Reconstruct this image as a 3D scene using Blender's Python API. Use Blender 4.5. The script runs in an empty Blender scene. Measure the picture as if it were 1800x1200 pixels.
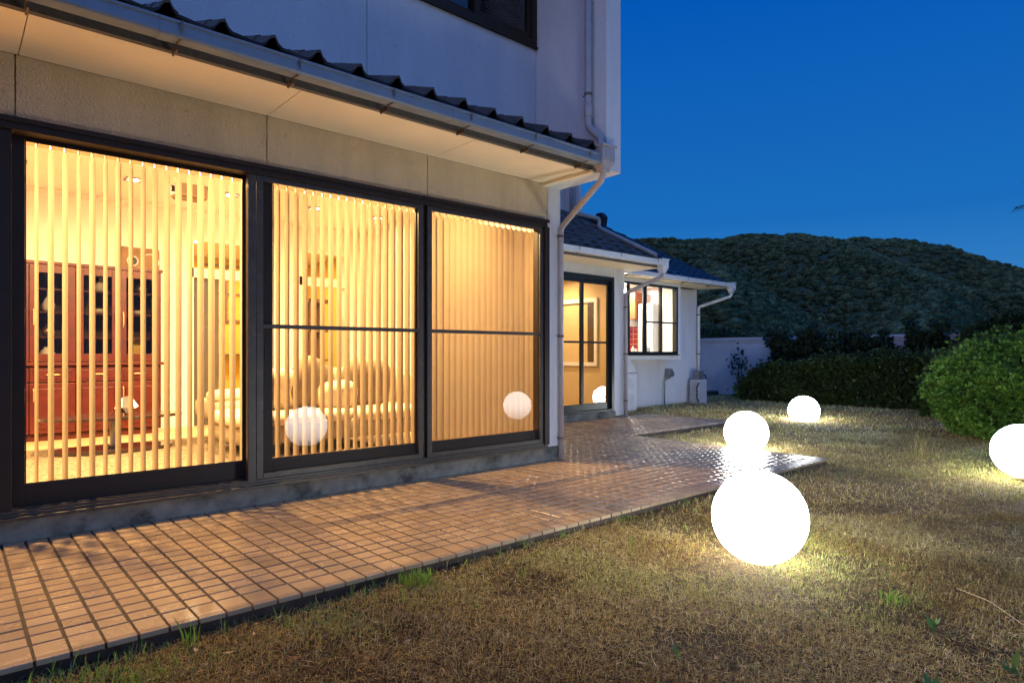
import bpy, math, random
import numpy as np
from mathutils import Vector, Matrix
random.seed(7); RNG = np.random.default_rng(11)
R = math.radians
scene = bpy.context.scene
COL = scene.collection

# ------------------------------------------------------------------ camera
cam_d = bpy.data.cameras.new('camera'); cam = bpy.data.objects.new('camera', cam_d); COL.objects.link(cam)
cam.location = (0, 0, 1.0); cam.rotation_euler = (R(90), 0, R(-41.41))
cam_d.sensor_width = 36; cam_d.lens = 22.56; cam_d.shift_y = 0.0122
cam_d.clip_start = 0.05; cam_d.clip_end = 6000
scene.camera = cam

# ------------------------------------------------------------------ dusk sky
w = bpy.data.worlds.new("World"); scene.world = w; w.use_nodes = True
nt = w.node_tree; nt.nodes.clear()
sky = nt.nodes.new('ShaderNodeTexSky'); sky.sky_type = 'NISHITA'; sky.sun_disc = False
SUN_AZ = 262.0                                      # afterglow low behind the camera, to the left
sky.sun_elevation = R(1.5); sky.sun_rotation = R(SUN_AZ); sky.ozone_density = 6; sky.air_density = 1.2; sky.dust_density = 0.2
bg = nt.nodes.new('ShaderNodeBackground'); bg.inputs['Strength'].default_value = 1.0
wo = nt.nodes.new('ShaderNodeOutputWorld')
def wm(op, a, b=None, c=None):
    n = nt.nodes.new('ShaderNodeMath'); n.operation = op
    for i, v in enumerate((a, b, c)):
        if v is None: continue
        if hasattr(v, 'is_output'): nt.links.new(v, n.inputs[i])
        else: n.inputs[i].default_value = v
    return n.outputs[0]
def wmix(f, a, b, mode='MIX'):
    n = nt.nodes.new('ShaderNodeMix'); n.data_type = 'RGBA'; n.blend_type = mode
    ia, ib = [q for q in n.inputs if q.type == 'RGBA']
    for i, v in ((n.inputs['Factor'], f), (ia, a), (ib, b)):
        if hasattr(v, 'is_output'): nt.links.new(v, i)
        else: i.default_value = v if not isinstance(v, tuple) else (*v, 1)
    return [q for q in n.outputs if q.type == 'RGBA'][0]
tc = nt.nodes.new('ShaderNodeTexCoord'); sx = nt.nodes.new('ShaderNodeSeparateXYZ'); nt.links.new(tc.outputs['Generated'], sx.inputs[0])
east = nt.nodes.new('ShaderNodeValToRGB'); nt.links.new(sx.outputs['Z'], east.inputs[0]); e_ = east.color_ramp.elements
while len(e_) < 4: e_.new(.5)
for i_, (p_, c_) in enumerate([(0.0, (.055, .26, .60)), (.19, (.010, .148, .48)), (.5, (.0, .088, .44)), (1.0, (.05, .25, .92))]): e_[i_].position = p_; e_[i_].color = (*c_, 1)
west = nt.nodes.new('ShaderNodeValToRGB'); nt.links.new(sx.outputs['Z'], west.inputs[0]); e_ = west.color_ramp.elements
while len(e_) < 3: e_.new(.5)
for i_, (p_, c_) in enumerate([(0.0, (.32, .36, .60)), (.3, (.25, .48, 1.2)), (1.0, (.05, .25, .92))]): e_[i_].position = p_; e_[i_].color = (*c_, 1)
# twilight arch: the sky pales smoothly towards the side where the sun went down (behind the camera)
wf = wm('ADD', wm('MULTIPLY', sx.outputs['X'], -.86), wm('MULTIPLY', sx.outputs['Y'], -.50))
wf = wm('SMOOTH_MIN', wm('MAXIMUM', wm('MULTIPLY_ADD', wf, .62, .38), 0.0), 1.0, .1)
grad = wmix(wf, east.outputs[0], west.outputs[0])
skys = wmix(1.0, sky.outputs[0], (.004, .010, .02), 'MULTIPLY')
allsky = wmix(1.0, grad, skys, 'ADD')
nt.links.new(allsky, bg.inputs[0]); nt.links.new(bg.outputs[0], wo.inputs[0])
# faint last light of the sunk sun
sd = bpy.data.lights.new('sun', 'SUN'); sun = bpy.data.objects.new('sun', sd); COL.objects.link(sun)
sd.energy = 0.24; sd.angle = R(30); sd.color = (1.0, 0.62, 0.62)
el = R(12); az = R(SUN_AZ)
sdir = Vector((math.sin(az) * math.cos(el), math.cos(az) * math.cos(el), math.sin(el)))
sun.rotation_euler = (-sdir).to_track_quat('-Z', 'Y').to_euler(); sun.location = (-20, -5, 20)
vs = scene.view_settings; scene.display_settings.display_device = 'sRGB'
vs.view_transform = 'Standard'; vs.look = 'None'; vs.exposure = 0.0; vs.gamma = 1.0; vs.use_curve_mapping = False
LIVING_W, BACK_W, DINING_W, KITCHEN_W, GLOBE_E = 9.0, 60.0, 28.0, 45.0, 44.0

# ------------------------------------------------------------------ materials
def newmat(name):
    m = bpy.data.materials.new(name); m.use_nodes = True; t = m.node_tree
    for n in list(t.nodes): t.nodes.remove(n)
    o = t.nodes.new('ShaderNodeOutputMaterial'); return m, t, o
def N(t, typ, **kw):
    n = t.nodes.new(typ)
    for k, v in kw.items():
        if k in n.inputs.keys(): n.inputs[k].default_value = v
        else: setattr(n, k, v)
    return n
def L(t, a, b): t.links.new(a, b)
def pos(t): return N(t, 'ShaderNodeNewGeometry').outputs['Position']
def noise(t, vec, scale, detail=4, rough=0.55):
    n = N(t, 'ShaderNodeTexNoise'); n.inputs['Scale'].default_value = scale; n.inputs['Detail'].default_value = detail
    n.inputs['Roughness'].default_value = rough; L(t, vec, n.inputs['Vector']); return n.outputs['Fac']
def ramp(t, fac, stops):
    r = N(t, 'ShaderNodeValToRGB'); e = r.color_ramp.elements
    while len(e) < len(stops): e.new(0.5)
    for i, (p, c) in enumerate(stops): e[i].position = p; e[i].color = (*c, 1)
    L(t, fac, r.inputs[0]); return r.outputs[0]
def mixc(t, fac, a, b, mode='MIX'):
    m = N(t, 'ShaderNodeMix'); m.data_type = 'RGBA'; m.blend_type = mode
    for s, v in (('Factor', fac), ('A', a), ('B', b)):
        i = m.inputs[s]
        if s != 'Factor': i = [q for q in m.inputs if q.name == s and q.type == 'RGBA'][0]
        if hasattr(v, 'is_output'): L(t, v, i)
        elif s == 'Factor': i.default_value = v
        else: i.default_value = (*v, 1)
    return [q for q in m.outputs if q.type == 'RGBA'][0]
def bump(t, h, strength, dist=0.01):
    b = N(t, 'ShaderNodeBump'); b.inputs['Strength'].default_value = strength; b.inputs['Distance'].default_value = dist
    L(t, h, b.inputs['Height']); return b.outputs[0]
def mat(name, col, rough=0.6, metal=0.0, var=0.15, vscale=6, bscale=0, bstr=0.3, bdist=0.004, spec=0.5, dirt=None, coords='pos'):
    m, t, o = newmat(name); p = N(t, 'ShaderNodeBsdfPrincipled'); v = pos(t)
    if coords == 'obj': v = N(t, 'ShaderNodeTexCoord').outputs['Object']
    n = noise(t, v, vscale)
    c = ramp(t, n, [(0.25, tuple(x * (1 - var) for x in col)), (0.75, tuple(min(1, x * (1 + var)) for x in col))])
    if dirt:
        dcol, ds, lo, hi = dirt
        c = mixc(t, ramp(t, noise(t, v, ds, 6, 0.7), [(lo, (0, 0, 0)), (hi, (1, 1, 1))]), c, dcol)
    L(t, c, p.inputs['Base Color']); p.inputs['Roughness'].default_value = rough; p.inputs['Metallic'].default_value = metal
    p.inputs['Specular IOR Level'].default_value = spec
    if bscale:
        L(t, bump(t, noise(t, v, bscale, 3, 0.6), bstr, bdist), p.inputs['Normal'])
    L(t, p.outputs[0], o.inputs[0]); return m
def emis(name, col, s):
    m, t, o = newmat(name); e = N(t, 'ShaderNodeEmission'); e.inputs[0].default_value = (*col, 1); e.inputs[1].default_value = s
    L(t, e.outputs[0], o.inputs[0]); return m
def glass(name, tint=(0.97, 0.96, 0.93), k=1.0, ior=1.52):
    m, t, o = newmat(name); tr = N(t, 'ShaderNodeBsdfTransparent'); tr.inputs[0].default_value = (*tint, 1)
    g = N(t, 'ShaderNodeBsdfGlossy'); g.inputs['Roughness'].default_value = 0.0; g.inputs[0].default_value = (1, 1, 1, 1)
    f = N(t, 'ShaderNodeFresnel'); f.inputs[0].default_value = ior
    mu = N(t, 'ShaderNodeMath', operation='MULTIPLY'); L(t, f.outputs[0], mu.inputs[0]); mu.inputs[1].default_value = 0.42 * k; mu.use_clamp = True
    mx = N(t, 'ShaderNodeMixShader'); L(t, mu.outputs[0], mx.inputs[0]); L(t, tr.outputs[0], mx.inputs[1]); L(t, g.outputs[0], mx.inputs[2])
    L(t, mx.outputs[0], o.inputs[0]); return m
def veil(name, col, alpha):
    m, t, o = newmat(name); tr = N(t, 'ShaderNodeBsdfTransparent'); d = N(t, 'ShaderNodeBsdfDiffuse'); d.inputs[0].default_value = (*col, 1)
    mx = N(t, 'ShaderNodeMixShader'); mx.inputs[0].default_value = alpha
    L(t, tr.outputs[0], mx.inputs[1]); L(t, d.outputs[0], mx.inputs[2]); L(t, mx.outputs[0], o.inputs[0]); return m
def cloth(name, col, transl=0.5, weave=400):
    m, t, o = newmat(name); v = pos(t)
    d = N(t, 'ShaderNodeBsdfDiffuse'); tl = N(t, 'ShaderNodeBsdfTranslucent'); mx = N(t, 'ShaderNodeMixShader'); mx.inputs[0].default_value = transl
    c = ramp(t, noise(t, v, 9), [(0.3, tuple(x * 0.93 for x in col)), (0.7, col)])
    L(t, c, d.inputs[0]); L(t, c, tl.inputs[0])
    L(t, bump(t, noise(t, v, weave, 2), 0.3, 0.001), d.inputs['Normal'])
    L(t, d.outputs[0], mx.inputs[1]); L(t, tl.outputs[0], mx.inputs[2]); L(t, mx.outputs[0], o.inputs[0]); return m
def leafmat(name, transl=0.3, rough=0.45, spec=0.3):
    m, t, o = newmat(name); a = N(t, 'ShaderNodeAttribute', attribute_name='tone')
    p = N(t, 'ShaderNodeBsdfPrincipled'); p.inputs['Roughness'].default_value = rough
    if name == 'forest_crowns':
        v = pos(t); cc = mixc(t, 1.0, a.outputs['Color'], ramp(t, noise(t, v, .75, 6, .75), [(.36, (.25, .25, .25)), (.64, (1.8, 1.8, 1.8))]), 'MULTIPLY')
        L(t, cc, p.inputs['Base Color']); L(t, bump(t, noise(t, v, .9, 5, .75), 1.0, 1.5), p.inputs['Normal'])
    else: L(t, a.outputs['Color'], p.inputs['Base Color'])
    p.inputs['Specular IOR Level'].default_value = spec
    tl = N(t, 'ShaderNodeBsdfTranslucent'); L(t, a.outputs['Color'], tl.inputs[0])
    mx = N(t, 'ShaderNodeMixShader'); mx.inputs[0].default_value = transl
    L(t, p.outputs[0], mx.inputs[1]); L(t, tl.outputs[0], mx.inputs[2]); L(t, mx.outputs[0], o.inputs[0]); return m

def stucco_mat(name, col, bs=70, st=1.0, dk=.78):
    m, t, o = newmat(name); p = N(t, 'ShaderNodeBsdfPrincipled'); v = pos(t)
    mp = N(t, 'ShaderNodeMapping'); mp.inputs['Scale'].default_value = (1, 1, 0.22); L(t, v, mp.inputs['Vector'])
    c = ramp(t, noise(t, mp.outputs[0], 3.0, 6, 0.65), [(0.3, tuple(x * dk for x in col)), (0.6, col)])
    c = mixc(t, ramp(t, noise(t, v, 38, 2, 0.4), [(0.72, (0, 0, 0)), (0.78, (0.5, 0.5, 0.5))]), c, tuple(x * 0.35 for x in col))
    L(t, c, p.inputs['Base Color']); p.inputs['Roughness'].default_value = 0.85; p.inputs['Specular IOR Level'].default_value = 0.2
    h = noise(t, v, bs, 4, 0.6)
    L(t, bump(t, h, st, 0.03), p.inputs['Normal']); L(t, p.outputs[0], o.inputs[0]); return m

ROOFB = mat('brown_roof_tile', (0.13, 0.085, 0.065), 0.75, var=0.45, vscale=7, bscale=120, bstr=0.1, spec=.1, dirt=((0.22, 0.16, 0.13), 9, 0.5, 0.7))
STUCCO = stucco_mat('stucco', (0.84, 0.68, 0.44))
STUCCO_S = stucco_mat('stucco_fine', (0.74, 0.72, 0.70), 100, 0.6, .88)
SOFFIT = mat('soffit_paint', (0.88, 0.74, 0.50), 0.8, var=0.06, vscale=3, bscale=60, bstr=0.08, dirt=((0.30, 0.24, 0.17), 26, 0.72, 0.80))
FASCIA = mat('fascia_render', (0.13, 0.115, 0.10), 0.9, var=0.2, vscale=30, bscale=180, bstr=0.8)
FRAME = mat('bronze_aluminium', (0.024, 0.015, 0.009), 0.5, 0.0, var=0.15, vscale=14, bscale=500, bstr=0.05, spec=.25)
FRAME_L = mat('bronze_aluminium_worn', (0.042, 0.033, 0.022), 0.45, 0.1, var=0.25, vscale=10, dirt=((0.10, 0.085, 0.05), 20, 0.55, 0.8))
FRAME_D = mat('dark_green_aluminium', (0.016, 0.02, 0.019), 0.35, 0.3, var=0.1)
RUBBER = mat('black_seal', (0.012, 0.011, 0.011), 0.6)
CONC = mat('plinth_concrete', (0.16, 0.155, 0.125), 0.9, var=0.35, vscale=9, bscale=60, bstr=0.6, dirt=((0.035, 0.036, 0.028), 4.0, 0.48, 0.66))
GUTTER = mat('gutter_pvc', (0.15, 0.19, 0.24), 0.45, var=0.1, vscale=9, dirt=((0.2, 0.19, 0.17), 12, 0.6, 0.85))
GUTTER_W = mat('gutter_pvc_white', (0.62, 0.62, 0.60), 0.4, var=0.08, vscale=9, dirt=((0.3, 0.28, 0.25), 10, 0.6, 0.85))
PIPE = mat('downpipe_pvc', (0.36, 0.33, 0.32), 0.42, var=0.08, vscale=7, dirt=((0.28, 0.24, 0.2), 9, 0.6, 0.85))
STEEL = mat('rusty_bracket', (0.16, 0.12, 0.09), 0.6, 0.5, var=0.4, vscale=60)
ROOFT = mat('glazed_roof_tile', (0.050, 0.040, 0.038), 0.42, var=0.45, vscale=7, bscale=120, bstr=0.08, dirt=((0.10, 0.085, 0.07), 16, 0.55, 0.75))
ROOFT2 = mat('glazed_roof_tile_blue', (0.018, 0.020, 0.030), 0.40, var=0.4, vscale=5, bscale=120, bstr=0.08, spec=.3)
FLASH = mat('roof_flashing', (0.22, 0.24, 0.28), 0.4, 0.5)
GLASS = glass('window_glass'); GLASS2 = glass('window_glass_far', k=1.6); GLASSD = glass('dark_glass', (0.6, 0.6, 0.6), k=.6)
SCREEN = veil('insect_screen', (0.05, 0.045, 0.035), 0.20)
SLAT = cloth('blind_fabric', (0.34, 0.278, 0.20), 0.37)
PLASTIC_W = mat('white_plastic', (0.75, 0.72, 0.66), 0.4, var=0.04)
CREAM = mat('cream_wallpaper', (0.82, 0.78, 0.72), 0.85, var=0.04, vscale=4, bscale=200, bstr=0.08)
CEIL = mat('ceiling_paint', (0.84, 0.80, 0.74), 0.85, var=0.03, vscale=3)
WHITE = mat('white_trim', (0.80, 0.77, 0.70), 0.55, var=0.04)
YELLOW = mat('yellow_wall', (0.62, 0.42, 0.06), 0.8, var=0.06, vscale=4)
CHERRY = mat('cherry_wood', (0.070, 0.008, 0.005), 0.36, var=0.35, vscale=11, bscale=90, bstr=0.03)
CABIN = mat('cabinet_inside', (0.05, 0.018, 0.008), 0.6)
OAK = mat('oak_wood', (0.20, 0.11, 0.045), 0.5, var=0.3, vscale=14)
BROWNW = mat('dark_wood', (0.09, 0.05, 0.025), 0.5, var=0.3, vscale=12)
BRASS = mat('brushed_brass', (0.6, 0.42, 0.2), 0.3, 0.9)
FLOORW = mat('timber_floor', (0.50, 0.36, 0.22), 0.4, var=0.2, vscale=8)
RUG = mat('shaggy_rug', (0.24, 0.185, 0.125), 0.95, var=0.9, vscale=36, bscale=160, bstr=1.0, bdist=0.02)
SOFA = mat('sofa_fabric', (0.30, 0.235, 0.16), 0.9, var=0.08, vscale=6, bscale=300, bstr=0.3)
KNIT = mat('knitted_cushion', (0.17, 0.125, 0.08), 0.95, var=0.25, vscale=60, bscale=110, bstr=1.0, bdist=0.01)
CUSH = mat('smooth_cushion', (0.46, 0.38, 0.27), 0.85, var=0.06)
BLACKG = mat('black_glass_top', (0.03, 0.02, 0.018), 0.12)
PORC = mat('porcelain', (0.72, 0.68, 0.60), 0.2, var=0.1, vscale=25, dirt=((0.10, 0.12, 0.16), 40, 0.62, 0.68))
METALG = mat('grey_metal', (0.25, 0.25, 0.25), 0.4, 0.6)
DARKPL = mat('dark_plastic', (0.03, 0.03, 0.032), 0.5)
LAMPW = emis('warm_lamp', (1.0, 0.80, 0.5), 25)
LAMPC = emis('cool_lamp', (1.0, 0.97, 0.9), 60)
TWIG = mat('bark', (0.10, 0.07, 0.045), 0.9, var=0.3, vscale=40)
LEAF = leafmat('leaves'); GRASSM = leafmat('grass_blades', 0.25, 0.7, 0.1); FOREST = leafmat('forest_crowns', 0.0, 0.9, 0.05)

def globe_mat():
    m, t, o = newmat('milky_globe'); e = N(t, 'ShaderNodeEmission'); v = N(t, 'ShaderNodeTexCoord').outputs['Object']
    c = ramp(t, noise(t, v, 5, 2), [(0.3, (0.93, 0.97, 1.0)), (0.7, (0.97, 0.98, 0.96))])
    L(t, c, e.inputs[0])
    sp = N(t, 'ShaderNodeSeparateXYZ'); L(t, v, sp.inputs[0]); mr = N(t, 'ShaderNodeMapRange'); L(t, sp.outputs[2], mr.inputs['Value'])   # glow set dimmer towards the bottom so the grass there doesn't overexpose
    mr.inputs['From Min'].default_value = -.22; mr.inputs['From Max'].default_value = .02; mr.inputs['To Min'].default_value = GLOBE_E * .30; mr.inputs['To Max'].default_value = GLOBE_E
    L(t, mr.outputs[0], e.inputs[1])
    L(t, e.outputs[0], o.inputs[0]); return m
GLOBE = globe_mat()

def tile_mat():
    m, t, o = newmat('patio_tile_clay'); p = N(t, 'ShaderNodeBsdfPrincipled'); v = pos(t)
    s = N(t, 'ShaderNodeVectorMath', operation='SNAP'); s.inputs[1].default_value = (0.1, 0.0932, 10)
    a = N(t, 'ShaderNodeVectorMath', operation='ADD'); a.inputs[1].default_value = (0.083 + 1, -2.745 + 0.0932 * 40, 5)
    L(t, v, a.inputs[0]); L(t, a.outputs[0], s.inputs[0])
    wn = N(t, 'ShaderNodeTexWhiteNoise', noise_dimensions='3D'); L(t, s.outputs[0], wn.inputs[0])
    c = ramp(t, wn.outputs[0], [(0.0, (0.25, 0.18, 0.104)), (0.5, (0.295, 0.216, 0.124)), (1.0, (0.34, 0.25, 0.146))])
    c = mixc(t, ramp(t, noise(t, v, 260, 3, 0.7), [(0.5, (0, 0, 0)), (0.8, (0.5, 0.5, 0.5))]), c, (0.17, 0.11, 0.085))
    c = mixc(t, ramp(t, noise(t, v, 1.6, 5, 0.6), [(0.5, (0, 0, 0)), (0.9, (0.35, 0.35, 0.35))]), c, (0.20, 0.155, 0.13))
    L(t, c, p.inputs['Base Color'])
    rr = ramp(t, noise(t, v, 3.2, 5, 0.7), [(0.3, (0.19,) * 3), (0.7, (0.32,) * 3)])
    L(t, rr, p.inputs['Roughness']); p.inputs['Specular IOR Level'].default_value = 0.24
    L(t, bump(t, noise(t, v, 130, 3, 0.6), 0.10, 0.001), p.inputs['Normal'])
    L(t, p.outputs[0], o.inputs[0]); return m
TILE = tile_mat()
GROUT = mat('grout', (0.045, 0.032, 0.022), 0.9, var=0.4, vscale=20, bscale=150, bstr=0.5)

def soil_mat():
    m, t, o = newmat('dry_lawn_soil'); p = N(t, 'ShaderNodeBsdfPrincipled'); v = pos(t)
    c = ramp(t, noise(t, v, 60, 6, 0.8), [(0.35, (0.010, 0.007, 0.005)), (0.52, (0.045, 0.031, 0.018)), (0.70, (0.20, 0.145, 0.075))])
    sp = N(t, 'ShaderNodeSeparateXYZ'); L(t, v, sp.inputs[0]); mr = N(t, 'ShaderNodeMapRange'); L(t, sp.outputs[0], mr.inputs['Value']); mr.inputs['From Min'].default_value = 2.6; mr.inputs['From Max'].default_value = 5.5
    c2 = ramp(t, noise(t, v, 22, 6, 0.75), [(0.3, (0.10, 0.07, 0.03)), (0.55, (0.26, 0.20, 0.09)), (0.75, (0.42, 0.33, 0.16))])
    c = mixc(t, mr.outputs[0], c, c2)  # far soil coloured paler to stand in for lamp light on the lawn
    L(t, c, p.inputs['Base Color']); p.inputs['Roughness'].default_value = 0.95; p.inputs['Specular IOR Level'].default_value = 0.1
    L(t, bump(t, noise(t, v, 70, 6, 0.8), 1.0, 0.02), p.inputs['Normal'])
    L(t, p.outputs[0], o.inputs[0]); return m
SOIL = soil_mat()
FAR = mat('far_ground', (0.03, 0.04, 0.02), 0.95, var=0.4, vscale=0.05)
def redtile():
    m, t, o = newmat('red_wall_tiles'); p = N(t, 'ShaderNodeBsdfPrincipled'); v = N(t, 'ShaderNodeTexCoord').outputs['Object']
    sp = N(t, 'ShaderNodeSeparateXYZ'); L(t, v, sp.inputs[0]); mp = N(t, 'ShaderNodeCombineXYZ'); L(t, sp.outputs[1], mp.inputs[0]); L(t, sp.outputs[2], mp.inputs[1])
    b = N(t, 'ShaderNodeTexBrick', offset=0.0); L(t, mp.outputs[0], b.inputs['Vector'])
    b.inputs['Color1'].default_value = (0.40, 0.012, 0.012, 1); b.inputs['Color2'].default_value = (0.28, 0.01, 0.01, 1); b.inputs['Mortar'].default_value = (0.7, 0.5, 0.45, 1)
    b.inputs['Scale'].default_value = 1; b.inputs['Brick Width'].default_value = 0.11; b.inputs['Row Height'].default_value = 0.11; b.inputs['Mortar Size'].default_value = 0.004
    L(t, b.outputs[0], p.inputs['Base Color']); p.inputs['Roughness'].default_value = 0.25; L(t, p.outputs[0], o.inputs[0]); return m
REDTILE = redtile()
PALE_REDT = mat('light_washed_red_tile', (0.62, 0.42, 0.38), 0.25, var=0.06)  # paler copy of the red tiles, bright light put into the colour
REDWOOD = mat('orange_cupboard', (0.36, 0.10, 0.03), 0.4, var=0.2, vscale=16)

# ------------------------------------------------------------------ mesh helpers
class MB:
    def __init__(s): s.v = []; s.f = []
    def add(s, vs_, fs):
        k = len(s.v); s.v += [tuple(q) for q in vs_]; s.f += [tuple(i + k for i in f) for f in fs]; return s
    def box(s, x0, x1, y0, y1, z0, z1):
        return s.add([(x0, y0, z0), (x1, y0, z0), (x1, y1, z0), (x0, y1, z0), (x0, y0, z1), (x1, y0, z1), (x1, y1, z1), (x0, y1, z1)],
                     [(0, 3, 2, 1), (4, 5, 6, 7), (0, 1, 5, 4), (1, 2, 6, 5), (2, 3, 7, 6), (3, 0, 4, 7)])
    def prism(s, prof, a0, a1, axis='x'):
        n = len(prof)
        f = {'x': lambda a, p: (a, p[0], p[1]), 'y': lambda a, p: (p[0], a, p[1]), 'z': lambda a, p: (p[0], p[1], a)}[axis]
        return s.add([f(a0, p) for p in prof] + [f(a1, p) for p in prof],
                     [tuple(range(n))[::-1], tuple(range(n, 2 * n))] + [(i, (i + 1) % n, n + (i + 1) % n, n + i) for i in range(n)])
    def sheet(s, prof, a0, a1):     # open profile in (y, z) swept along x
        n = len(prof)
        return s.add([(a0, *p) for p in prof] + [(a1, *p) for p in prof], [(i, i + 1, n + i + 1, n + i) for i in range(n - 1)])
    def tube(s, pts, r, seg=12, cap=True):
        pts = [Vector(p) for p in pts]; rr = r if isinstance(r, (list, tuple)) else [r] * len(pts); k = len(s.v); prev = None
        for i, p in enumerate(pts):
            d = (pts[min(i + 1, len(pts) - 1)] - pts[max(i - 1, 0)]).normalized()
            if prev is None: prev = Vector((0, 0, 1)) if abs(d.z) < 0.9 else Vector((1, 0, 0))
            a = (prev - d * prev.dot(d)).normalized(); b = d.cross(a); prev = a
            for j in range(seg):
                q = 2 * math.pi * j / seg; s.v.append(tuple(p + (a * math.cos(q) + b * math.sin(q)) * rr[i]))
        for i in range(len(pts) - 1):
            for j in range(seg):
                s.f.append((k + i * seg + j, k + i * seg + (j + 1) % seg, k + (i + 1) * seg + (j + 1) % seg, k + (i + 1) * seg + j))
        if cap: s.f.append(tuple(k + j for j in range(seg))[::-1]); s.f.append(tuple(k + (len(pts) - 1) * seg + j for j in range(seg)))
        return s
    def lathe(s, prof, c=(0, 0, 0), seg=24):
        k = len(s.v)
        for r, z in prof:
            for j in range(seg):
                q = 2 * math.pi * j / seg; s.v.append((c[0] + r * math.cos(q), c[1] + r * math.sin(q), c[2] + z))
        for i in range(len(prof) - 1):
            for j in range(seg): s.f.append((k + i * seg + j, k + i * seg + (j + 1) % seg, k + (i + 1) * seg + (j + 1) % seg, k + (i + 1) * seg + j))
        s.f.append(tuple(k + j for j in range(seg))[::-1]); s.f.append(tuple(k + (len(prof) - 1) * seg + j for j in range(seg))); return s
    def sup(s, c, rad, e=0.5, seg=24, rings=14, tf=None):    # superellipsoid: soft boxes, pillows
        k = len(s.v); sg = lambda x, p: math.copysign(abs(x) ** p, x)
        for i in range(rings + 1):
            ph = -math.pi / 2 + math.pi * i / rings
            for j in range(seg):
                th = 2 * math.pi * j / seg
                q = Vector((rad[0] * sg(math.cos(ph), e) * sg(math.cos(th), e), rad[1] * sg(math.cos(ph), e) * sg(math.sin(th), e), rad[2] * sg(math.sin(ph), e)))
                if tf: q = tf @ q
                s.v.append(tuple(q + Vector(c)))
        for i in range(rings):
            for j in range(seg): s.f.append((k + i * seg + j, k + i * seg + (j + 1) % seg, k + (i + 1) * seg + (j + 1) % seg, k + (i + 1) * seg + j))
        return s
    def mesh(s, name, m, smooth=False):
        me = bpy.data.meshes.new(name); me.from_pydata(s.v, [], s.f); me.materials.append(m)
        if smooth: me.polygons.foreach_set('use_smooth', [True] * len(me.polygons))
        me.update(); return me
def link(name, me, parent=None, loc=(0, 0, 0), rz=0):
    o = bpy.data.objects.new(name, me); COL.objects.link(o); o.location = loc
    if rz: o.rotation_euler = (0, 0, rz)
    if parent is not None: o.parent = parent
    return o
def obj(name, mb, m, parent=None, smooth=False, bevel=0, loc=(0, 0, 0), rz=0, label=None):
    o = link(name, mb.mesh(name, m, smooth), parent, loc, rz)
    if bevel:
        b = o.modifiers.new('bevel', 'BEVEL'); b.width = bevel; b.segments = 2; b.limit_method = 'ANGLE'
    if label: o['label'] = label
    return o
def box(*a): return MB().box(*a)
def thing(name, label, cat, loc=(0, 0, 0), rz=0, group=None):
    o = link(name, None, None, loc, rz); o['label'] = label; o['category'] = cat
    if group: o['group'] = group
    return o
def tag(o, label, cat, group=None):
    o['label'] = label; o['category'] = cat
    if group: o['group'] = group
    return o
def struct(o): o['kind'] = 'structure'; return o
def np_mesh(name, V, F, m, tone=None, smooth=False):
    me = bpy.data.meshes.new(name); V = np.asarray(V, np.float32); F = np.asarray(F, np.int32); k = F.shape[1]
    me.vertices.add(len(V)); me.vertices.foreach_set('co', V.ravel())
    me.loops.add(F.size); me.loops.foreach_set('vertex_index', F.ravel())
    me.polygons.add(len(F)); me.polygons.foreach_set('loop_start', np.arange(0, F.size, k, dtype=np.int32))
    me.polygons.foreach_set('loop_total', np.full(len(F), k, np.int32))
    if tone is not None:
        a = me.attributes.new('tone', 'FLOAT_COLOR', 'POINT'); c = np.ones((len(V), 4), np.float32); c[:, :3] = tone; a.data.foreach_set('color', c.ravel())
    me.materials.append(m); me.update(calc_edges=True); me.validate()
    if smooth: me.polygons.foreach_set('use_smooth', np.ones(len(F), bool))
    return me
_g = RNG.random((256, 256))
def vnoise(x, y, s, off=0):
    x = np.asarray(x) * s + off * 17.3 + 1000; y = np.asarray(y) * s + off * 5.1 + 1000
    xi = np.floor(x).astype(int); yi = np.floor(y).astype(int); fx = x - xi; fy = y - yi; fx = fx * fx * (3 - 2 * fx); fy = fy * fy * (3 - 2 * fy)
    g = lambda i, j: _g[(xi + i) % 256, (yi + j) % 256]
    return (g(0, 0) * (1 - fx) + g(1, 0) * fx) * (1 - fy) + (g(0, 1) * (1 - fx) + g(1, 1) * fx) * fy
def fbm(x, y, s, off=0, o=4):
    r = 0; a = 0.5; n = 0
    for i in range(o): r = r + a * vnoise(x, y, s * 2 ** i, off + i); n += a; a *= 0.5
    return r / n

# ================================================================== GROUND AND HILLS
struct(obj('far_ground', MB().add([(-2500, -2500, -0.4), (2500, -2500, -0.4), (2500, 2500, -0.4), (-2500, 2500, -0.4)], [(0, 1, 2, 3)]), FAR))
LZ = -0.055
nx, ny = 90, 70
gx, gy = np.meshgrid(np.linspace(-12, 16.5, nx), np.linspace(-8, 15, ny))
gz = LZ + (fbm(gx, gy, 0.9, 3) - 0.5) * 0.03
V = np.stack([gx, gy, gz], -1).reshape(-1, 3); I = np.arange(nx * ny).reshape(ny, nx)
F = np.stack([I[:-1, :-1], I[:-1, 1:], I[1:, 1:], I[1:, :-1]], -1).reshape(-1, 4)
struct(link('lawn', np_mesh('lawn', V, F, SOIL, smooth=True)))

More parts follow.
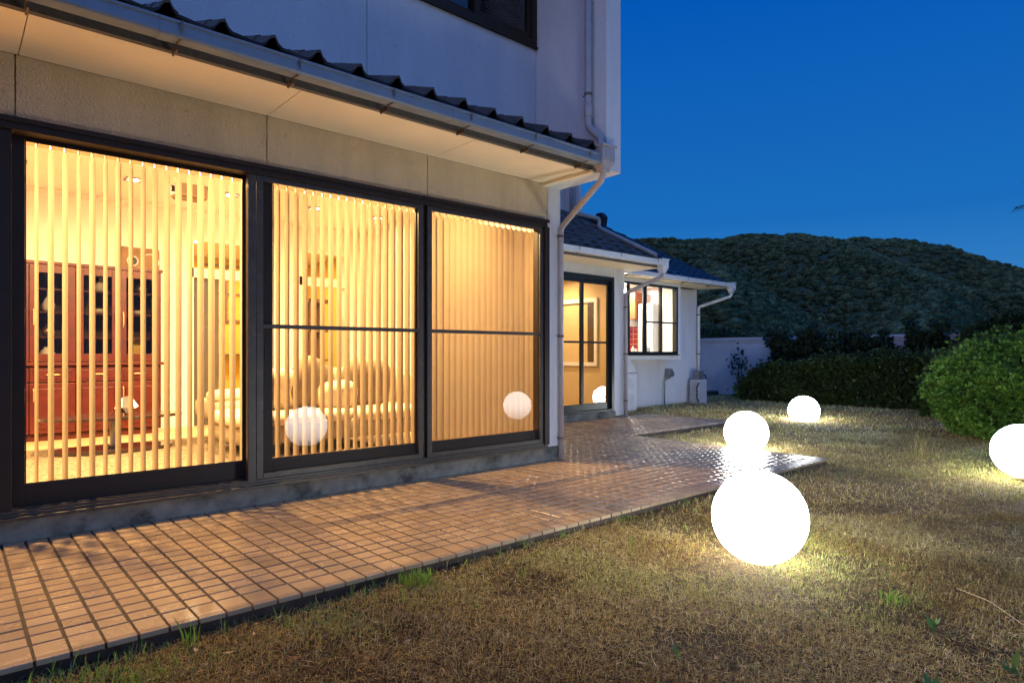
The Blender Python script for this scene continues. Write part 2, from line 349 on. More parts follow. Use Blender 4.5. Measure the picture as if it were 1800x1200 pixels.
def hill():
    front = np.array([(-600, 600), (0, 560), (400, 520), (700, 470), (900, 442), (1100, 428), (1135, 421), (1160, 418), (1200, 420), (1233, 418), (1273, 421), (1300, 413), (1340, 412.5), (1367, 414), (1400, 409.5),
                      (1450, 414), (1490, 423), (1540, 443), (1600, 470), (1680, 508), (1760, 540), (1900, 575), (2300, 600), (3400, 612)], float)
    back = np.array([(-600, 600), (900, 560), (1200, 470), (1350, 430), (1450, 424), (1490, 422), (1533, 417), (1583, 417.5), (1630, 423), (1667, 429), (1710, 445), (1760, 457), (1800, 471), (1950, 500), (2200, 540), (2600, 585), (3400, 605)], float)
    ns, nz = 460, 170
    u = np.linspace(-600, 3400, ns) - 900; s = u / 1128
    zz = np.concatenate([np.linspace(90, 1150, 150), np.linspace(1170, 1700, 20)])
    S, Z = np.meshgrid(s, zz)
    X = Z * (0.6614 + 0.75 * S); Y = Z * (0.75 - 0.6614 * S)
    def ridge(sk, z0, zr, fo, off):
        e = (622 - 4 - np.interp(S * 1128 + 900, sk[:, 0], sk[:, 1])) / 1128
        T = (Z - z0) / (zr - z0); up = np.clip(T, 0, 1); prof = 0.35 * up + 0.65 * up ** 1.5
        h = e * zr * prof
        q = fbm(X, Y, .0016, off, 2) * 5
        spur = np.abs(((S * 4.2 + up * 1.1 + q) % 1.0) - .5) * 2          # spurs and gullies running down the slope
        fold = np.abs(fbm(X + .4 * Y, Y, 0.0042, off + 2, 5) - .5) * 2
        h = h + ((spur - .5) * fo + (fold - .30) * fo * .8) * np.clip(np.sin(up * math.pi), 0, 1) ** .7
        return np.where(T > 1, h - np.clip(T - 1, 0, 3) * 150, h)
    H = np.maximum(ridge(front, 110, 660 + 50 * np.sin(S * 3.1), 42, 2), np.where(Z > 520, ridge(back, 500, 1050 + 40 * np.sin(S * 5), 60, 7), -50))
    T = (Z - 110) / 550
    H = np.maximum(H, 0) + 1.0 - 1.4 * (T < 0)
    V = np.stack([X, Y, H], -1).reshape(-1, 3); I = np.arange(V.shape[0]).reshape(len(zz), ns)
    F = np.stack([I[:-1, :-1], I[:-1, 1:], I[1:, 1:], I[1:, :-1]], -1).reshape(-1, 4)
    m = mat('hill_soil', (0.035, 0.05, 0.018), 0.95, var=0.4, vscale=0.04)
    struct(link('hill', np_mesh('hill', V, F, m, smooth=True)))
    # crowns: domes of foliage following the slope
    n = 34000
    us = RNG.uniform(60, 1300, n); zs = 110 + (1 - RNG.random(n) ** 0.9) * 950
    us = np.concatenate([us, RNG.uniform(-900, 60, 2500), RNG.uniform(1300, 2200, 2500)]); zs = np.concatenate([zs, RNG.uniform(150, 850, 5000)])
    fi = (us / 1128 - s[0]) / (s[1] - s[0]); a = np.clip(fi.astype(int), 0, ns - 2); zi = np.clip(np.searchsorted(zz, zs) - 1, 0, len(zz) - 2)
    fr = fi - a; fz = (zs - zz[zi]) / (zz[zi + 1] - zz[zi])
    h = (H[zi, a] * (1 - fr) + H[zi, a + 1] * fr) * (1 - fz) + (H[zi + 1, a] * (1 - fr) + H[zi + 1, a + 1] * fr) * fz
    ss = us / 1128; px = zs * (0.6614 + 0.75 * ss); py = zs * (0.75 - 0.6614 * ss)
    rad = RNG.uniform(1.5, 4.0, len(us)) * (0.55 + zs / 800)
    mb = MB(); dv = []; prof = [(1.0, -0.35), (0.95, 0.3), (0.55, 0.8)]
    for r, z in prof:
        for j in range(6): dv.append((r * math.cos(j * 2 * math.pi / 6 + z), r * math.sin(j * 2 * math.pi / 6 + z), z))
    dv.append((0, 0, 1.0)); dv = np.array(dv); df = []
    for i in range(2):
        for j in range(6):
            p, q, r_, t_ = i * 6 + j, i * 6 + (j + 1) % 6, (i + 1) * 6 + (j + 1) % 6, (i + 1) * 6 + j; df += [(p, q, r_), (p, r_, t_)]
    for j in range(6): df.append((12 + j, 12 + (j + 1) % 6, 18))
    df = np.array(df); M = len(dv); n = len(us)
    jit = 1 + RNG.uniform(-0.2, 0.2, (n, M, 1))
    V = dv[None] * jit * rad[:, None, None] * np.array([1, 1, 0.62]) + np.stack([px, py, h], -1)[:, None]
    F = (df[None] + (np.arange(n) * M)[:, None, None]).reshape(-1, 3)
    g = RNG.random(n)[:, None]; g2 = fbm(px, py, 0.008, 9)[:, None]
    tone = np.array([0.055, 0.085, 0.038]) * (1 - g) + np.array([0.15, 0.18, 0.08]) * g; tone = tone * (0.55 + 0.9 * g2)
    tone = np.repeat(tone, M, axis=0) * RNG.uniform(0.75, 1.25, (n * M, 1))
    o = link('forest', np_mesh('forest', V.reshape(-1, 3), F, FOREST, tone, smooth=True)); o['kind'] = 'stuff'
hill()

# ================================================================== PATIO
patio = struct(link('patio', MB().box(-3, 6.335, 2.622, 4.32, -0.16, -0.009).mesh('patio', GROUT)))
obj('patio_bed', MB().box(4.46, 6.335, 4.321, 6.56, -0.16, -0.009).box(6.336, 8.9, 4.95, 6.56, -0.16, -0.009), GROUT, patio)
PX, PY = 0.1, 0.0932
def tile_geo(w, d):
    c = 0.002; z0, z1 = -0.012, 0.0; a, b = w / 2, d / 2
    ring = lambda a, b, z: [(-a, -b, z), (a, -b, z), (a, b, z), (-a, b, z)]
    v = ring(a, b, z0) + ring(a, b, z1 - 0.0015) + ring(a - c, b - c, z1)
    f = [(i, (i + 1) % 4, 4 + (i + 1) % 4, 4 + i) for i in range(4)] + [(4 + i, 4 + (i + 1) % 4, 8 + (i + 1) % 4, 8 + i) for i in range(4)] + [(8, 9, 10, 11)]
    return v, f
tv, tf = tile_geo(PX - 0.0125, PY - 0.011)
tile_me = MB().add(tv, tf).mesh('patio_tile', TILE)
tiles = []
for i in range(-30, 90):
    x = 0.217 + PX * (i + 0.5)
    for j in range(0, 42):
        y = 2.748 + PY * (j + 0.5)
        ok = (x < 6.22 and y < 4.31) or (4.5 < x < 6.22 and y < 6.55) or (6.2 < x < 8.86 and 5.0 < y < 6.55)
        if ok and x > -2.9: tiles.append((x, y))
def inview(x, y, z=0):
    dz = x * 0.6614 + y * 0.75; dx = x * 0.75 - y * 0.6614
    return dz > 0.3 and abs(dx / dz) < 0.81 and (1 - z) / dz * 1128 < 580
tiles.sort(key=lambda p: (not inview(*p), p[0] ** 2 + p[1] ** 2))
for (x, y) in tiles[:300]:
    o = link('patio_tile', tile_me, patio, (x, y, random.uniform(-0.0012, 0.0012))); o.rotation_euler = (random.uniform(-.002, .002), random.uniform(-.002, .002), random.uniform(-.006, .006))
P = np.array(tiles[300:]); n = len(P); tvn = np.array(tv)
off = np.concatenate([P, RNG.uniform(-0.0012, 0.0012, (n, 1))], 1)
tilt = RNG.uniform(-0.002, 0.002, (n, 2))
Vt = tvn[None] + off[:, None]; Vt[:, :, 2] += tvn[None, :, 0] * tilt[:, :1] + tvn[None, :, 1] * tilt[:, 1:]
o = link('patio_tile_field', np_mesh('patio_tile_field', Vt.reshape(-1, 3), (np.array(tf)[None] + (np.arange(n) * 12)[:, None, None]).reshape(-1, 4), TILE), patio); o['kind'] = 'stuff'
# grooved nosing tiles round the lawn side
def nosing(wd):
    pr = [(-0.075, -0.018), (-0.075, -0.004), (-0.072, 0.0)]
    for g in (-0.062, -0.053, -0.044): pr += [(g - 0.0015, 0.0), (g - 0.001, -0.003), (g + 0.001, -0.003), (g + 0.0015, 0.0)]
    pr += [(0.068, 0.0), (0.070, -0.003), (0.070, -0.034)]
    return MB().prism(pr, -wd / 2, wd / 2)
nos = nosing(PX - 0.010).mesh('nosing_tile', TILE)
for i in range(-30, 61):
    x = 0.217 + PX * (i + 0.5)
    if x < 6.3: link('nosing_tile', nos, patio, (x, 2.671, 0.0005))
for j in range(25):
    y = 2.70 + PY * j
    if y < 4.94: link('nosing_tile', nos, patio, (6.278, y, 0.0), R(90))

# ================================================================== HOUSE (one building)
F0 = 4.33
house = thing('house', 'white rendered two-storey house with dark tiled eaves and lit sliding windows', 'house', (0, F0, 0))
house['label'] = 'white rendered two-storey house with dark tiled eaves and lit sliding windows'
HI = Matrix.Translation((0, -F0, 0))
def hp(name, mb, m, smooth=False, bevel=0, label=None, parent=None):
    o = obj(name, mb, m, parent or house, smooth, bevel, label=label)
    if parent is None: o.matrix_parent_inverse = HI
    return o
# walls round the living room
seams = [-3.69, -2.37, -1.045, 0.277, 1.62, 2.91, 4.27]
for a, b in zip(seams[:-1], seams[1:]): hp('wall_panel', box(a + .003, b - .003, F0, F0 + .10, 2.249, 2.60), STUCCO, bevel=.002)
hp('corner_pillar', box(4.273, 4.44, F0 + .0, F0 + .14, .122, 2.60), STUCCO_S, bevel=.003)
hp('wall_backing', box(-3.7, 4.43, F0 + .012, F0 + .11, 2.6, 2.95), RUBBER)
hp('wall_backing', box(-3.7, 4.43, F0 + .105, F0 + .12, 2.26, 2.60), CREAM)
hp('side_wall', box(4.31, 4.438, F0 + .142, 6.60, .122, 3.1), STUCCO_S)
hp('plinth', box(-3.7, 4.445, F0 - .015, F0 + .12, -.1, .118), CONC, bevel=.006)
hp('plinth', box(4.32, 4.446, F0 + .122, 6.58, -.1, .12), CONC)
ss = [-3.69, -2.37, -1.04, .29, 1.62, 2.97, 4.235]
for a, b in zip(ss[:-1], ss[1:]): hp('soffit_board', box(a + .002, b - .002, 3.775, F0 - .002, 2.60, 2.62), SOFFIT, bevel=.001)
hp('soffit_backing', box(-3.7, 4.235, 3.775, F0 + .01, 2.622, 2.66), RUBBER)
hp('fascia', box(-3.7, 4.235, 3.735, 3.773, 2.60, 2.735), FASCIA)
# upper storey
for a, b in [(-3.7, -.2), (-.2, 2.44)]: hp('upper_wall_panel', box(a + .003, b - .003, 4.46, 4.58, 2.9, 6.45), STUCCO_S, bevel=.002)
hp('upper_wall_panel', box(2.443, 4.237, 4.46, 4.58, 2.9, 3.92), STUCCO_S, bevel=.002)
hp('upper_wall_panel', box(2.443, 4.237, 4.46, 4.58, 5.25, 6.45), STUCCO_S)
hp('upper_wall_panel', box(2.443, 2.80, 4.46, 4.58, 3.922, 5.248), STUCCO_S)
hp('upper_wall_backing', box(-3.7, 4.2, 4.59, 4.62, 2.66, 3.92), RUBBER)
hp('fin_wall', box(4.24, 4.432, 3.585, 6.0, 2.575, 6.45), STUCCO_S, bevel=.004)
hp('fin_trim', box(4.19, 4.237, 3.72, F0 - .003, 2.572, 2.597), SOFFIT)
hp('upper_side_wall', box(4.30, 4.43, 6.0, 9.0, 2.9, 6.45), STUCCO_S)
hp('rear_wall', box(-3.7, 4.43, 8.95, 9.05, 2.9, 6.45), STUCCO_S)
hp('rear_wall', box(-3.75, -3.7, 4.33, 9.05, 0, 6.45), STUCCO_S)
hp('upper_floor', box(-3.7, 4.29, 4.63, 8.94, 2.9, 2.96), RUBBER)
uroof = hp('roof', MB().prism([(3.75, 6.46), (3.75, 6.54), (6.75, 7.6), (9.8, 6.54), (9.8, 6.46)], -4.3, 4.95), ROOFT, label='main upper roof')
uw = hp('upper_window', MB().box(2.80, 4.237, 4.44, 4.56, 3.922, 3.985).box(2.80, 4.237, 4.44, 4.56, 5.19, 5.248).box(2.80, 2.86, 4.44, 4.56, 3.985, 5.19).box(4.18, 4.237, 4.44, 4.56, 3.985, 5.19), FRAME, bevel=.003)
hp('window_sash', MB().box(2.86, 3.55, 4.50, 4.53, 3.985, 4.04).box(3.50, 3.55, 4.50, 4.53, 4.04, 5.19).box(3.50, 4.18, 4.465, 4.495, 3.985, 4.045).box(3.50, 3.555, 4.465, 4.495, 4.045, 5.19).box(4.13, 4.18, 4.465, 4.495, 4.045, 5.19), FRAME, parent=uw)
hp('window_pane', MB().box(3.555, 4.13, 4.478, 4.482, 4.045, 5.19).box(2.86, 3.50, 4.513, 4.517, 4.04, 5.19), GLASSD, parent=uw)
hp('venetian_blind', sum([[('b', 4.05 + i * .028)] for i in range(40)], []) and (lambda m: ([m.box(2.87, 4.17, 4.60, 4.622, 4.05 + i * .028, 4.053 + i * .028) for i in range(40)], m)[1])(MB()), mat('blind_slats', (.18, .18, .22), .6), parent=uw)
hp('window_sill', box(2.78, 4.237, 4.425, 4.459, 3.905, 3.921), FRAME, parent=uw)

# --- eave tiles over the windows and annex roofs
def roof_tile_mesh(name, m, W=.27, D=.30):
    # S-profile: shallow pan then a raised roll; swept along the slope, with its own thickness
    pr = []
    for k in range(13):
        u = k / 12; h = .006 * math.cos(u * 2 * math.pi) + .062 * math.exp(-((u - .80) / .105) ** 2)
        pr.append((u * W * 1.03, h))
    n = len(pr); T = .016; v = []
    for yy in (0, D):
        v += [(x, yy, h) for x, h in pr] + [(x, yy, h - T) for x, h in pr]
    f = []
    for i in range(n - 1):
        f += [(i, i + 1, 2 * n + i + 1, 2 * n + i), (n + i + 1, n + i, 3 * n + i, 3 * n + i + 1), (i + 1, i, n + i, n + i + 1)]
    f += [(0, 2 * n, 3 * n, n), (n - 1, 2 * n - 1, 4 * n - 1, 3 * n - 1)]
    me = MB().add(v, f).mesh(name, m); return me
RT, RT2 = roof_tile_mesh('roof_tile', ROOFT), roof_tile_mesh('roof_tile', ROOFT2)
def flat_tile_mesh(name, m, W=.30, D=.30):
    pr = []
    for k in range(9):
        u = k / 8; pr.append((u * W * 1.02, .010 + .010 * math.cos(2 * math.pi * (u - .55))))
    n = len(pr); T = .028; v = []
    for yy in (0, D): v += [(x, yy, h) for x, h in pr] + [(x, yy, h - T) for x, h in pr]
    f = []
    for i in range(n - 1): f += [(i, i + 1, 2 * n + i + 1, 2 * n + i), (i + 1, i, n + i, n + i + 1)]
    f += [(0, 2 * n, 3 * n, n), (n - 1, 2 * n - 1, 4 * n - 1, 3 * n - 1)]
    return MB().add(v, f).mesh(name, m)
FT, FT2 = flat_tile_mesh('roof_tile', ROOFB), flat_tile_mesh('roof_tile', ROOFT2)
cand = []
def roofrows(x0, x1, ye, ze, slope, nrow, W, E, me, root, stagger):
    ang = math.atan(slope)
    for r in range(nrow):
        y = ye + r * E * math.cos(ang); z = ze + r * E * math.sin(ang); k = 0; x = x0 - (W / 2 if (stagger and r % 2) else 0)
        while x < x1 - W * .4:
            cand.append((x, y, z, ang - R(1.2 if root.name.startswith('eave') else 3.5), me, root)); x += W
eave = hp('eave_roof', MB().prism([(3.66, 2.70), (3.66, 2.735), (4.458, 3.08), (4.458, 2.9), (3.74, 2.70)], -3.7, 4.237), RUBBER)
roofrows(-3.7, 4.1, 3.615, 2.742, .36, 4, .27, .235, RT, eave, False)
aroof = hp('annex_roof', MB().prism([(6.10, 2.40), (6.10, 2.45), (8.6, 3.80), (8.6, 3.2), (6.6, 2.40)], 4.44, 8.52), RUBBER)
roofrows(4.46, 8.52, 6.02, 2.455, .54, 10, .27, .25, FT, aroof, True)
kroof = hp('kitchen_roof', MB().prism([(7.28, 2.44), (7.28, 2.49), (10.9, 4.30), (14.2, 2.7), (14.2, 2.44)], 8.53, 12.67), RUBBER)
roofrows(8.53, 12.67, 7.22, 2.50, .50, 16, .27, .25, FT2, kroof, True)
hp('ridge_cap', MB().tube([(8.5, 10.88, 4.36), (12.6, 10.88, 4.36)], .10, 10), ROOFT2, smooth=True, parent=kroof)
hp('ridge_end_tile', MB().prism([(10.74, 4.25), (10.70, 4.50), (10.80, 4.62), (10.96, 4.62), (11.06, 4.5), (11.02, 4.25)], 12.56, 12.72), ROOFT2, parent=kroof, bevel=.02)
def vis(c):
    dz = c[0] * .6614 + c[1] * .75; dx = c[0] * .75 - c[1] * .6614; return dz > 0 and -.83 < dx / dz < .82
cand.sort(key=lambda c: (not vis(c), c[0] ** 2 + c[1] ** 2))
rest = {}
for i, (x, y, z, a, me, root) in enumerate(cand):
    if i < 300:
        o = link('roof_tile', me, root, (x, y, z)); o.rotation_euler = (a + random.uniform(-.012, .012), random.uniform(-.012, .012), random.uniform(-.012, .012))
    else: rest.setdefault(root.name, (root, me, []))[2].append((x, y, z, a))
for root, me, L_ in rest.values():
    b = np.array([v.co[:] for v in me.vertices]); fs = np.array([p.vertices[:] for p in me.polygons]); out = []
    for (x, y, z, a) in L_:
        a += random.uniform(-.012, .012); c, s_ = math.cos(a), math.sin(a)
        q = b.copy(); q[:, 1] = b[:, 1] * c - b[:, 2] * s_ + y; q[:, 2] = b[:, 1] * s_ + b[:, 2] * c + z; q[:, 0] += x + random.uniform(-.004, .004); out.append(q)
    n = len(out); o = link('roof_tile_field', np_mesh('roof_tile_field', np.concatenate(out), (fs[None] + (np.arange(n) * len(b))[:, None, None]).reshape(-1, 4), me.materials[0]), root); o['kind'] = 'stuff'

# --- gutters, hoppers, downpipes
def gutter(x0, x1, y, z, m, step, sc=1.0, depth=.105):
    w_, h = depth * sc, .085 * sc
    pr = [(y, z + h), (y - .006, z + h), (y - .006, z + h - .012), (y + .003, z + h - .016), (y + .002, z + .014 * sc), (y + .010 * sc, z + .004), (y + .022 * sc, z), (y + w_ - .02, z), (y + w_ - .004, z + .012), (y + w_, z + h),
          (y + w_ - .004, z + h), (y + w_ - .008, z + .016), (y + w_ - .022, z + .004), (y + .023 * sc, z + .004), (y + .012 * sc, z + .008), (y + .006, z + .018 * sc), (y + .006, z + h - .01)]
    g = hp('gutter', MB().prism(pr, x0, x1), m)
    x = x0 + .25
    while x < x1:
        hp('gutter_bracket', MB().box(x, x + .012, y - .0075, y - .0062, z + .028, z + h + .002).box(x, x + .012, y + .02, y + w_ + .06, z - .005, z - .001).box(x + .004, x + .014, y + w_ - .02, y + w_ + .07, z - .03, z - .007), STEEL if sc > .9 else METALG, parent=g)
        x += step
    for xx in (x0 + .9, x0 + 2.7, x0 + 4.5, x0 + 6.3):
        if xx < x1: hp('gutter_joint', MB().prism([(a + (-.002 if a < y + .05 else .002), b - .002) for a, b in pr[:10]][::1] + [(a, b) for a, b in pr[10:]], xx, xx + .05), m, parent=g)
    return g
gutter(-3.7, 4.17, 3.555, 2.602, GUTTER, .62)
gutter(4.46, 8.45, 5.99, 2.395, GUTTER_W, .9, .95)
gutter(8.0, 12.60, 7.18, 2.43, GUTTER_W, .9, .95)
def hopper(x, y, z, s, m):
    b = MB(); lv = [(.105, .0), (.095, -.012), (.085, -.03), (.085, -.14), (.055, -.19), (.035, -.215)]
    b.box(x - s * .09, x + s * .09, y - s * .078, y + s * .078, z - s * .022, z)
    rings = [(.078, .066, -.022), (.078, .066, -.14), (.046, .042, -.195), (.040, .040, -.225)]
    vs_ = []
    for a, c, d in rings: vs_ += [(x - s * a, y - s * c, z + s * d), (x + s * a, y - s * c, z + s * d), (x + s * a, y + s * c, z + s * d), (x - s * a, y + s * c, z + s * d)]
    fs = [(4 * i + j, 4 * i + 4 + j, 4 * i + 4 + (j + 1) % 4, 4 * i + (j + 1) % 4) for i in range(3) for j in range(4)] + [(15, 14, 13, 12), (0, 1, 2, 3)]
    b.add(vs_, fs)
    b.prism([(x - s * .04, z - s * .12), (x + s * .04, z - s * .12), (x + s * .04, z - s * .07), (x, z - s * .045), (x - s * .04, z - s * .07)], y - s * .073, y - s * .064, 'y')
    return hp('hopper', b, m, bevel=.004)
def pipe(pts, r, m, clips=()):
    # rounded elbows
    P = [Vector(p) for p in pts]; out = [P[0]]
    for i in range(1, len(P) - 1):
        a, b, c = P[i - 1], P[i], P[i + 1]; d1 = (a - b).normalized() * r * 1.5; d2 = (c - b).normalized() * r * 1.5
        for k in range(6):
            t_ = k / 5; out.append((b + d1) * (1 - t_) ** 2 + b * 2 * t_ * (1 - t_) + (b + d2) * t_ ** 2)
    out.append(P[-1]); o = hp('downpipe', MB().tube(out, r, 18), m, smooth=True)
    for (x, y, z) in clips: hp('pipe_clip', MB().lathe([(r + .003, -.012), (r + .004, 0), (r + .003, .012)], (x, y, z), 18).box(x - .006, x + .006, y, y + .06, z - .004, z + .004), STEEL, parent=o)
    return o
hopper(4.215, 3.60, 2.775, 1.0, PIPE)
pipe([(4.21, 3.60, 2.57), (4.21, 3.60, 2.50), (4.40, 4.285, 2.20), (4.40, 4.285, .012)], .027, PIPE, [(4.40, 4.285, 2.12), (4.40, 4.285, 1.17), (4.40, 4.285, .20)])
pipe([(4.19, 3.555 + .05, 2.76), (4.19, 3.60, 2.84), (4.185, 3.745, 2.97), (4.185, 3.745, 6.4)], .032, PIPE, [(4.185, 3.745, 3.25), (4.185, 3.745, 4.4)])
hp('pipe_socket', MB().lathe([(.036, 0), (.038, .01), (.038, .10), (.034, .11)], (4.185, 3.745, 3.06), 18), PIPE, smooth=True)

# --- the long sliding window of the living room
YS = F0
win = hp('sliding_window', MB().box(-3.6, 4.232, YS - .035, YS + .13, 2.190, 2.248).box(4.201, 4.262, YS - .035, YS + .13, .15, 2.19), FRAME, bevel=.003, label='long bronze aluminium sliding window of the living room')
hp('window_head_trim', MB().box(-3.6, 4.25, YS - .048, YS - .036, 2.228, 2.256), FRAME, parent=win)
hp('window_track', MB().box(-3.6, 4.232, YS - .03, YS + .13, .121, .150).box(-3.6, 4.232, YS - .02, YS - .012, .150, .166).box(-3.6, 4.232, YS + .02, YS + .028, .150, .168).box(-3.6, 4.232, YS + .07, YS + .078, .150, .168), FRAME_L, parent=win, bevel=.001)
hp('window_ledge', box(-3.6, 4.24, YS - .06, YS - .031, .119, .135), FRAME_L, parent=win, bevel=.002)
def sash(x0, x1, y, sl, sr, bot=.285, top=2.172, m=FRAME, g=GLASS, mid=None, parent=win, z0=.168, z1=2.19, nm='window_sash', gl='glass_pane', th=.030):
    s = hp(nm, MB().box(x0, x0 + sl, y, y + th, z0, z1).box(x1 - sr, x1, y, y + th, z0, z1).box(x0 + sl, x1 - sr, y, y + th, z0, bot).box(x0 + sl, x1 - sr, y, y + th, top, z1), m, parent=parent, bevel=.003)
    sg = MB().box(x0 + sl, x0 + sl + .006, y - .003, y, bot, top).box(x1 - sr - .006, x1 - sr, y - .003, y, bot, top).box(x0 + sl + .006, x1 - sr - .006, y - .003, y, bot - .0, bot + .007).box(x0 + sl + .006, x1 - sr - .006, y - .003, y, top - .007, top)
    hp('glazing_seal', sg, RUBBER, parent=parent)
    hp(gl, MB().add([(x0 + sl, y + th / 2, bot), (x1 - sr, y + th / 2, bot), (x1 - sr, y + th / 2, top), (x0 + sl, y + th / 2, top)], [(0, 1, 2, 3)]), g, parent=parent)
    if mid: hp('mid_rail', box(x0 + sl, x1 - sr, y + .002, y + th - .002, mid[0], mid[1]), m, parent=parent, bevel=.002)
    return s
sash(-3.58, -2.28, YS + .075, .06, .06); sash(-2.34, -1.02, YS + .03, .06, .06)
sash(-1.06, .235, YS + .03, .05, .055)
sash(.262, 1.545, YS + .075, .062, .055)
sash(1.595, 2.873, YS + .030, .075, .05)
sash(2.875, 4.200, YS + .020, .075, .035)
def screen(x0, x1, y):
    s = hp('screen_frame', MB().box(x0, x0 + .045, y, y + .02, .168, 2.19).box(x1 - .045, x1, y, y + .02, .168, 2.19).box(x0 + .045, x1 - .045, y, y + .02, .168, .205).box(x0 + .045, x1 - .045, y, y + .02, 2.155, 2.19).box(x0 + .045, x1 - .045, y, y + .02, 1.172, 1.200), FRAME_L, parent=win, bevel=.002)
    hp('screen_mesh', MB().add([(x0 + .045, y + .01, .205), (x1 - .045, y + .01, .205), (x1 - .045, y + .01, 2.155), (x0 + .045, y + .01, 2.155)], [(0, 1, 2, 3)]), SCREEN, parent=win)
screen(1.545, 2.862, YS - .016)
screen(2.900, 4.199, YS - .016)
hp('window_post', MB().box(.205, .262, YS - .012, YS + .028, .15, 2.19), FRAME, parent=win, bevel=.003)
hp('window_post', MB().box(1.490, 1.542, YS - .018, YS + .028, .15, 2.19), FRAME_L, parent=win, bevel=.003)
hp('pull_handle', MB().box(1.618, 1.628, YS + .0265, YS + .030, .95, 1.08), RUBBER, parent=win)

# --- living room shell
FZ, CZ, BY = .172, 2.66, 7.95
hp('living_room_floor', box(-3.6, 4.3, F0 + .13, BY, .10, FZ), FLOORW)
hp('living_room_ceiling', box(-3.6, 4.3, 5.62, BY, CZ, CZ + .03), CEIL)
hp('curtain_box_ceiling', MB().box(-3.6, 4.3, F0 + .122, 5.60, 2.46, 2.50).box(-3.6, 4.3, 5.60, 5.62, 2.46, CZ), mat('pink_beige_ceiling', (.70, .50, .36), .85, var=.03))
hp('living_room_wall', MB().box(-3.7, -3.6, F0 + .13, BY, FZ, CZ).box(4.27, 4.30, F0 + .13, BY, FZ, CZ), CREAM)
# back wall with two openings and transoms
ops = [(2.13, 2.95), (3.42, 4.02)]
b = MB().box(-3.6, ops[0][0], BY, BY + .1, FZ, CZ).box(ops[0][1], ops[1][0], BY, BY + .1, FZ, CZ).box(ops[1][1], 4.3, BY, BY + .1, FZ, CZ)
for a, c in ops: b.box(a, c, BY, BY + .1, 2.32, CZ)
hp('living_room_back_wall', b, CREAM)
for a, c in ops:
    hp('transom_frame', MB().box(a - .04, c + .04, BY - .02, BY + .11, 1.88, 1.99).box(a - .04, c + .04, BY - .02, BY + .0, 2.30, 2.34).box(a - .05, a + .0, BY - .02, BY, FZ, 2.30).box(c, c + .05, BY - .02, BY, FZ, 2.30), WHITE)
hp('skirting_board', MB().box(-3.6, ops[0][0] - .05, BY - .018, BY - .001, FZ, FZ + .07), WHITE)
hp('crown_moulding', MB().box(-3.6, 4.27, BY - .02, BY - .001, CZ - .035, CZ - .001), CEIL)
hp('corridor_room', MB().box(1.6, 4.6, 10.6, 10.7, 0, 2.6).box(1.5, 1.6, 8.06, 10.7, 0, 2.6).box(4.6, 4.7, 8.06, 10.7, 0, 2.6), YELLOW, label='yellow walled room behind the living room')
hp('corridor_ceiling', box(1.6, 4.6, 8.06, 10.6, 2.5, 2.55), WHITE)
hp('corridor_floor', box(1.5, 4.7, BY + .0, 10.7, .1, FZ - .002), FLOORW)
hp('open_door', MB().box(2.15, 2.42, BY + .04, BY + .075, FZ, 1.875), mat('slate_door', (.06, .055, .05), .5))
hp('window_grid', MB().box(2.95, 4.0, 10.56, 10.59, 2.36, 2.40).box(2.95, 4.0, 10.56, 10.59, 1.50, 1.54).box(2.95, 4.0, 10.56, 10.59, 1.93, 1.96).box(2.95, 2.98, 10.55, 10.59, 1.5, 2.4).box(3.30, 3.33, 10.55, 10.59, 1.5, 2.4).box(3.65, 3.68, 10.55, 10.59, 1.5, 2.4).box(3.97, 4.0, 10.55, 10.59, 1.5, 2.4), OAK)
hp('wall_shelf', MB().box(3.0, 4.0, 10.35, 10.59, .98, 1.0), BROWNW)
hp('shelf_unit', MB().box(3.46, 4.0, 8.6, 8.62, FZ, 1.75).box(3.46, 4.0, 8.35, 8.6, 1.70, 1.75).box(3.46, 4.0, 8.35, 8.6, 1.30, 1.33).box(3.46, 4.0, 8.35, 8.6, .90, .93).box(3.44, 3.46, 8.35, 8.6, FZ, 1.75).box(3.70, 3.73, 8.35, 8.37, FZ, 1.75), OAK)

# ceiling downlights
def area_lamp(parent, loc, watts, size, col, spread=180):
    d = bpy.data.lights.new('lamp_light', 'AREA'); d.shape = 'DISK'; d.size = size; d.energy = watts; d.color = col; d.spread = R(spread)
    o = bpy.data.objects.new('lamp_light', d); COL.objects.link(o); o.location = loc; o.parent = parent; return o
WARM = (1.0, .63, .26)
def downlight(x, y, z, label, watts, grp, col=WARM):
    t = thing('downlight', label, 'ceiling light', (x, y, z), 0, grp)
    s = .075; b = MB()
    for (a0, a1, b0, b1) in ((-s, s, -s, -s + .012), (-s, s, s - .012, s), (-s, -s + .012, -s + .012, s - .012), (s - .012, s, -s + .012, s - .012)): b.box(a0, a1, b0, b1, -.012, 0)
    obj('trim', b, METALG, t)
    obj('bulb', MB().lathe([(.04, -.004), (.042, -.010), (.03, -.016)], seg=16), LAMPW, t)
    area_lamp(t, (0, 0, -.03), watts, .10, col)
names = {(-1.34): 'hidden far left', (-.45): 'far left', .45: 'above the red cabinet', 1.34: 'in front of the wall clock', 2.23: 'near the yellow doorway', 3.15: 'above the sofa', 3.95: 'nearest the side wall'}
for x, nm in names.items(): downlight(x, 6.95, CZ - .001, 'square recessed downlight in the rear ceiling row, ' + nm, LIVING_W, 'living room downlights')
for x, nm in ((-1.3, 'at the far left end'), (-.2, 'left of the first pane'), (.75, 'behind the leftmost blind'), (1.75, 'behind the window post'), (2.7, 'behind the middle pane'), (3.6, 'behind the closed blind')):  # unseen row added to throw warm light on patio and soffit
    downlight(x, 5.15, 2.459, 'added unseen light in the low ceiling by the glass, ' + nm, LIVING_W * 17, 'living room downlights')
downlight(2.5, 9.2, 2.499, 'small round downlight beyond the first doorway', BACK_W, 'rear room downlights', (1, .75, .42))
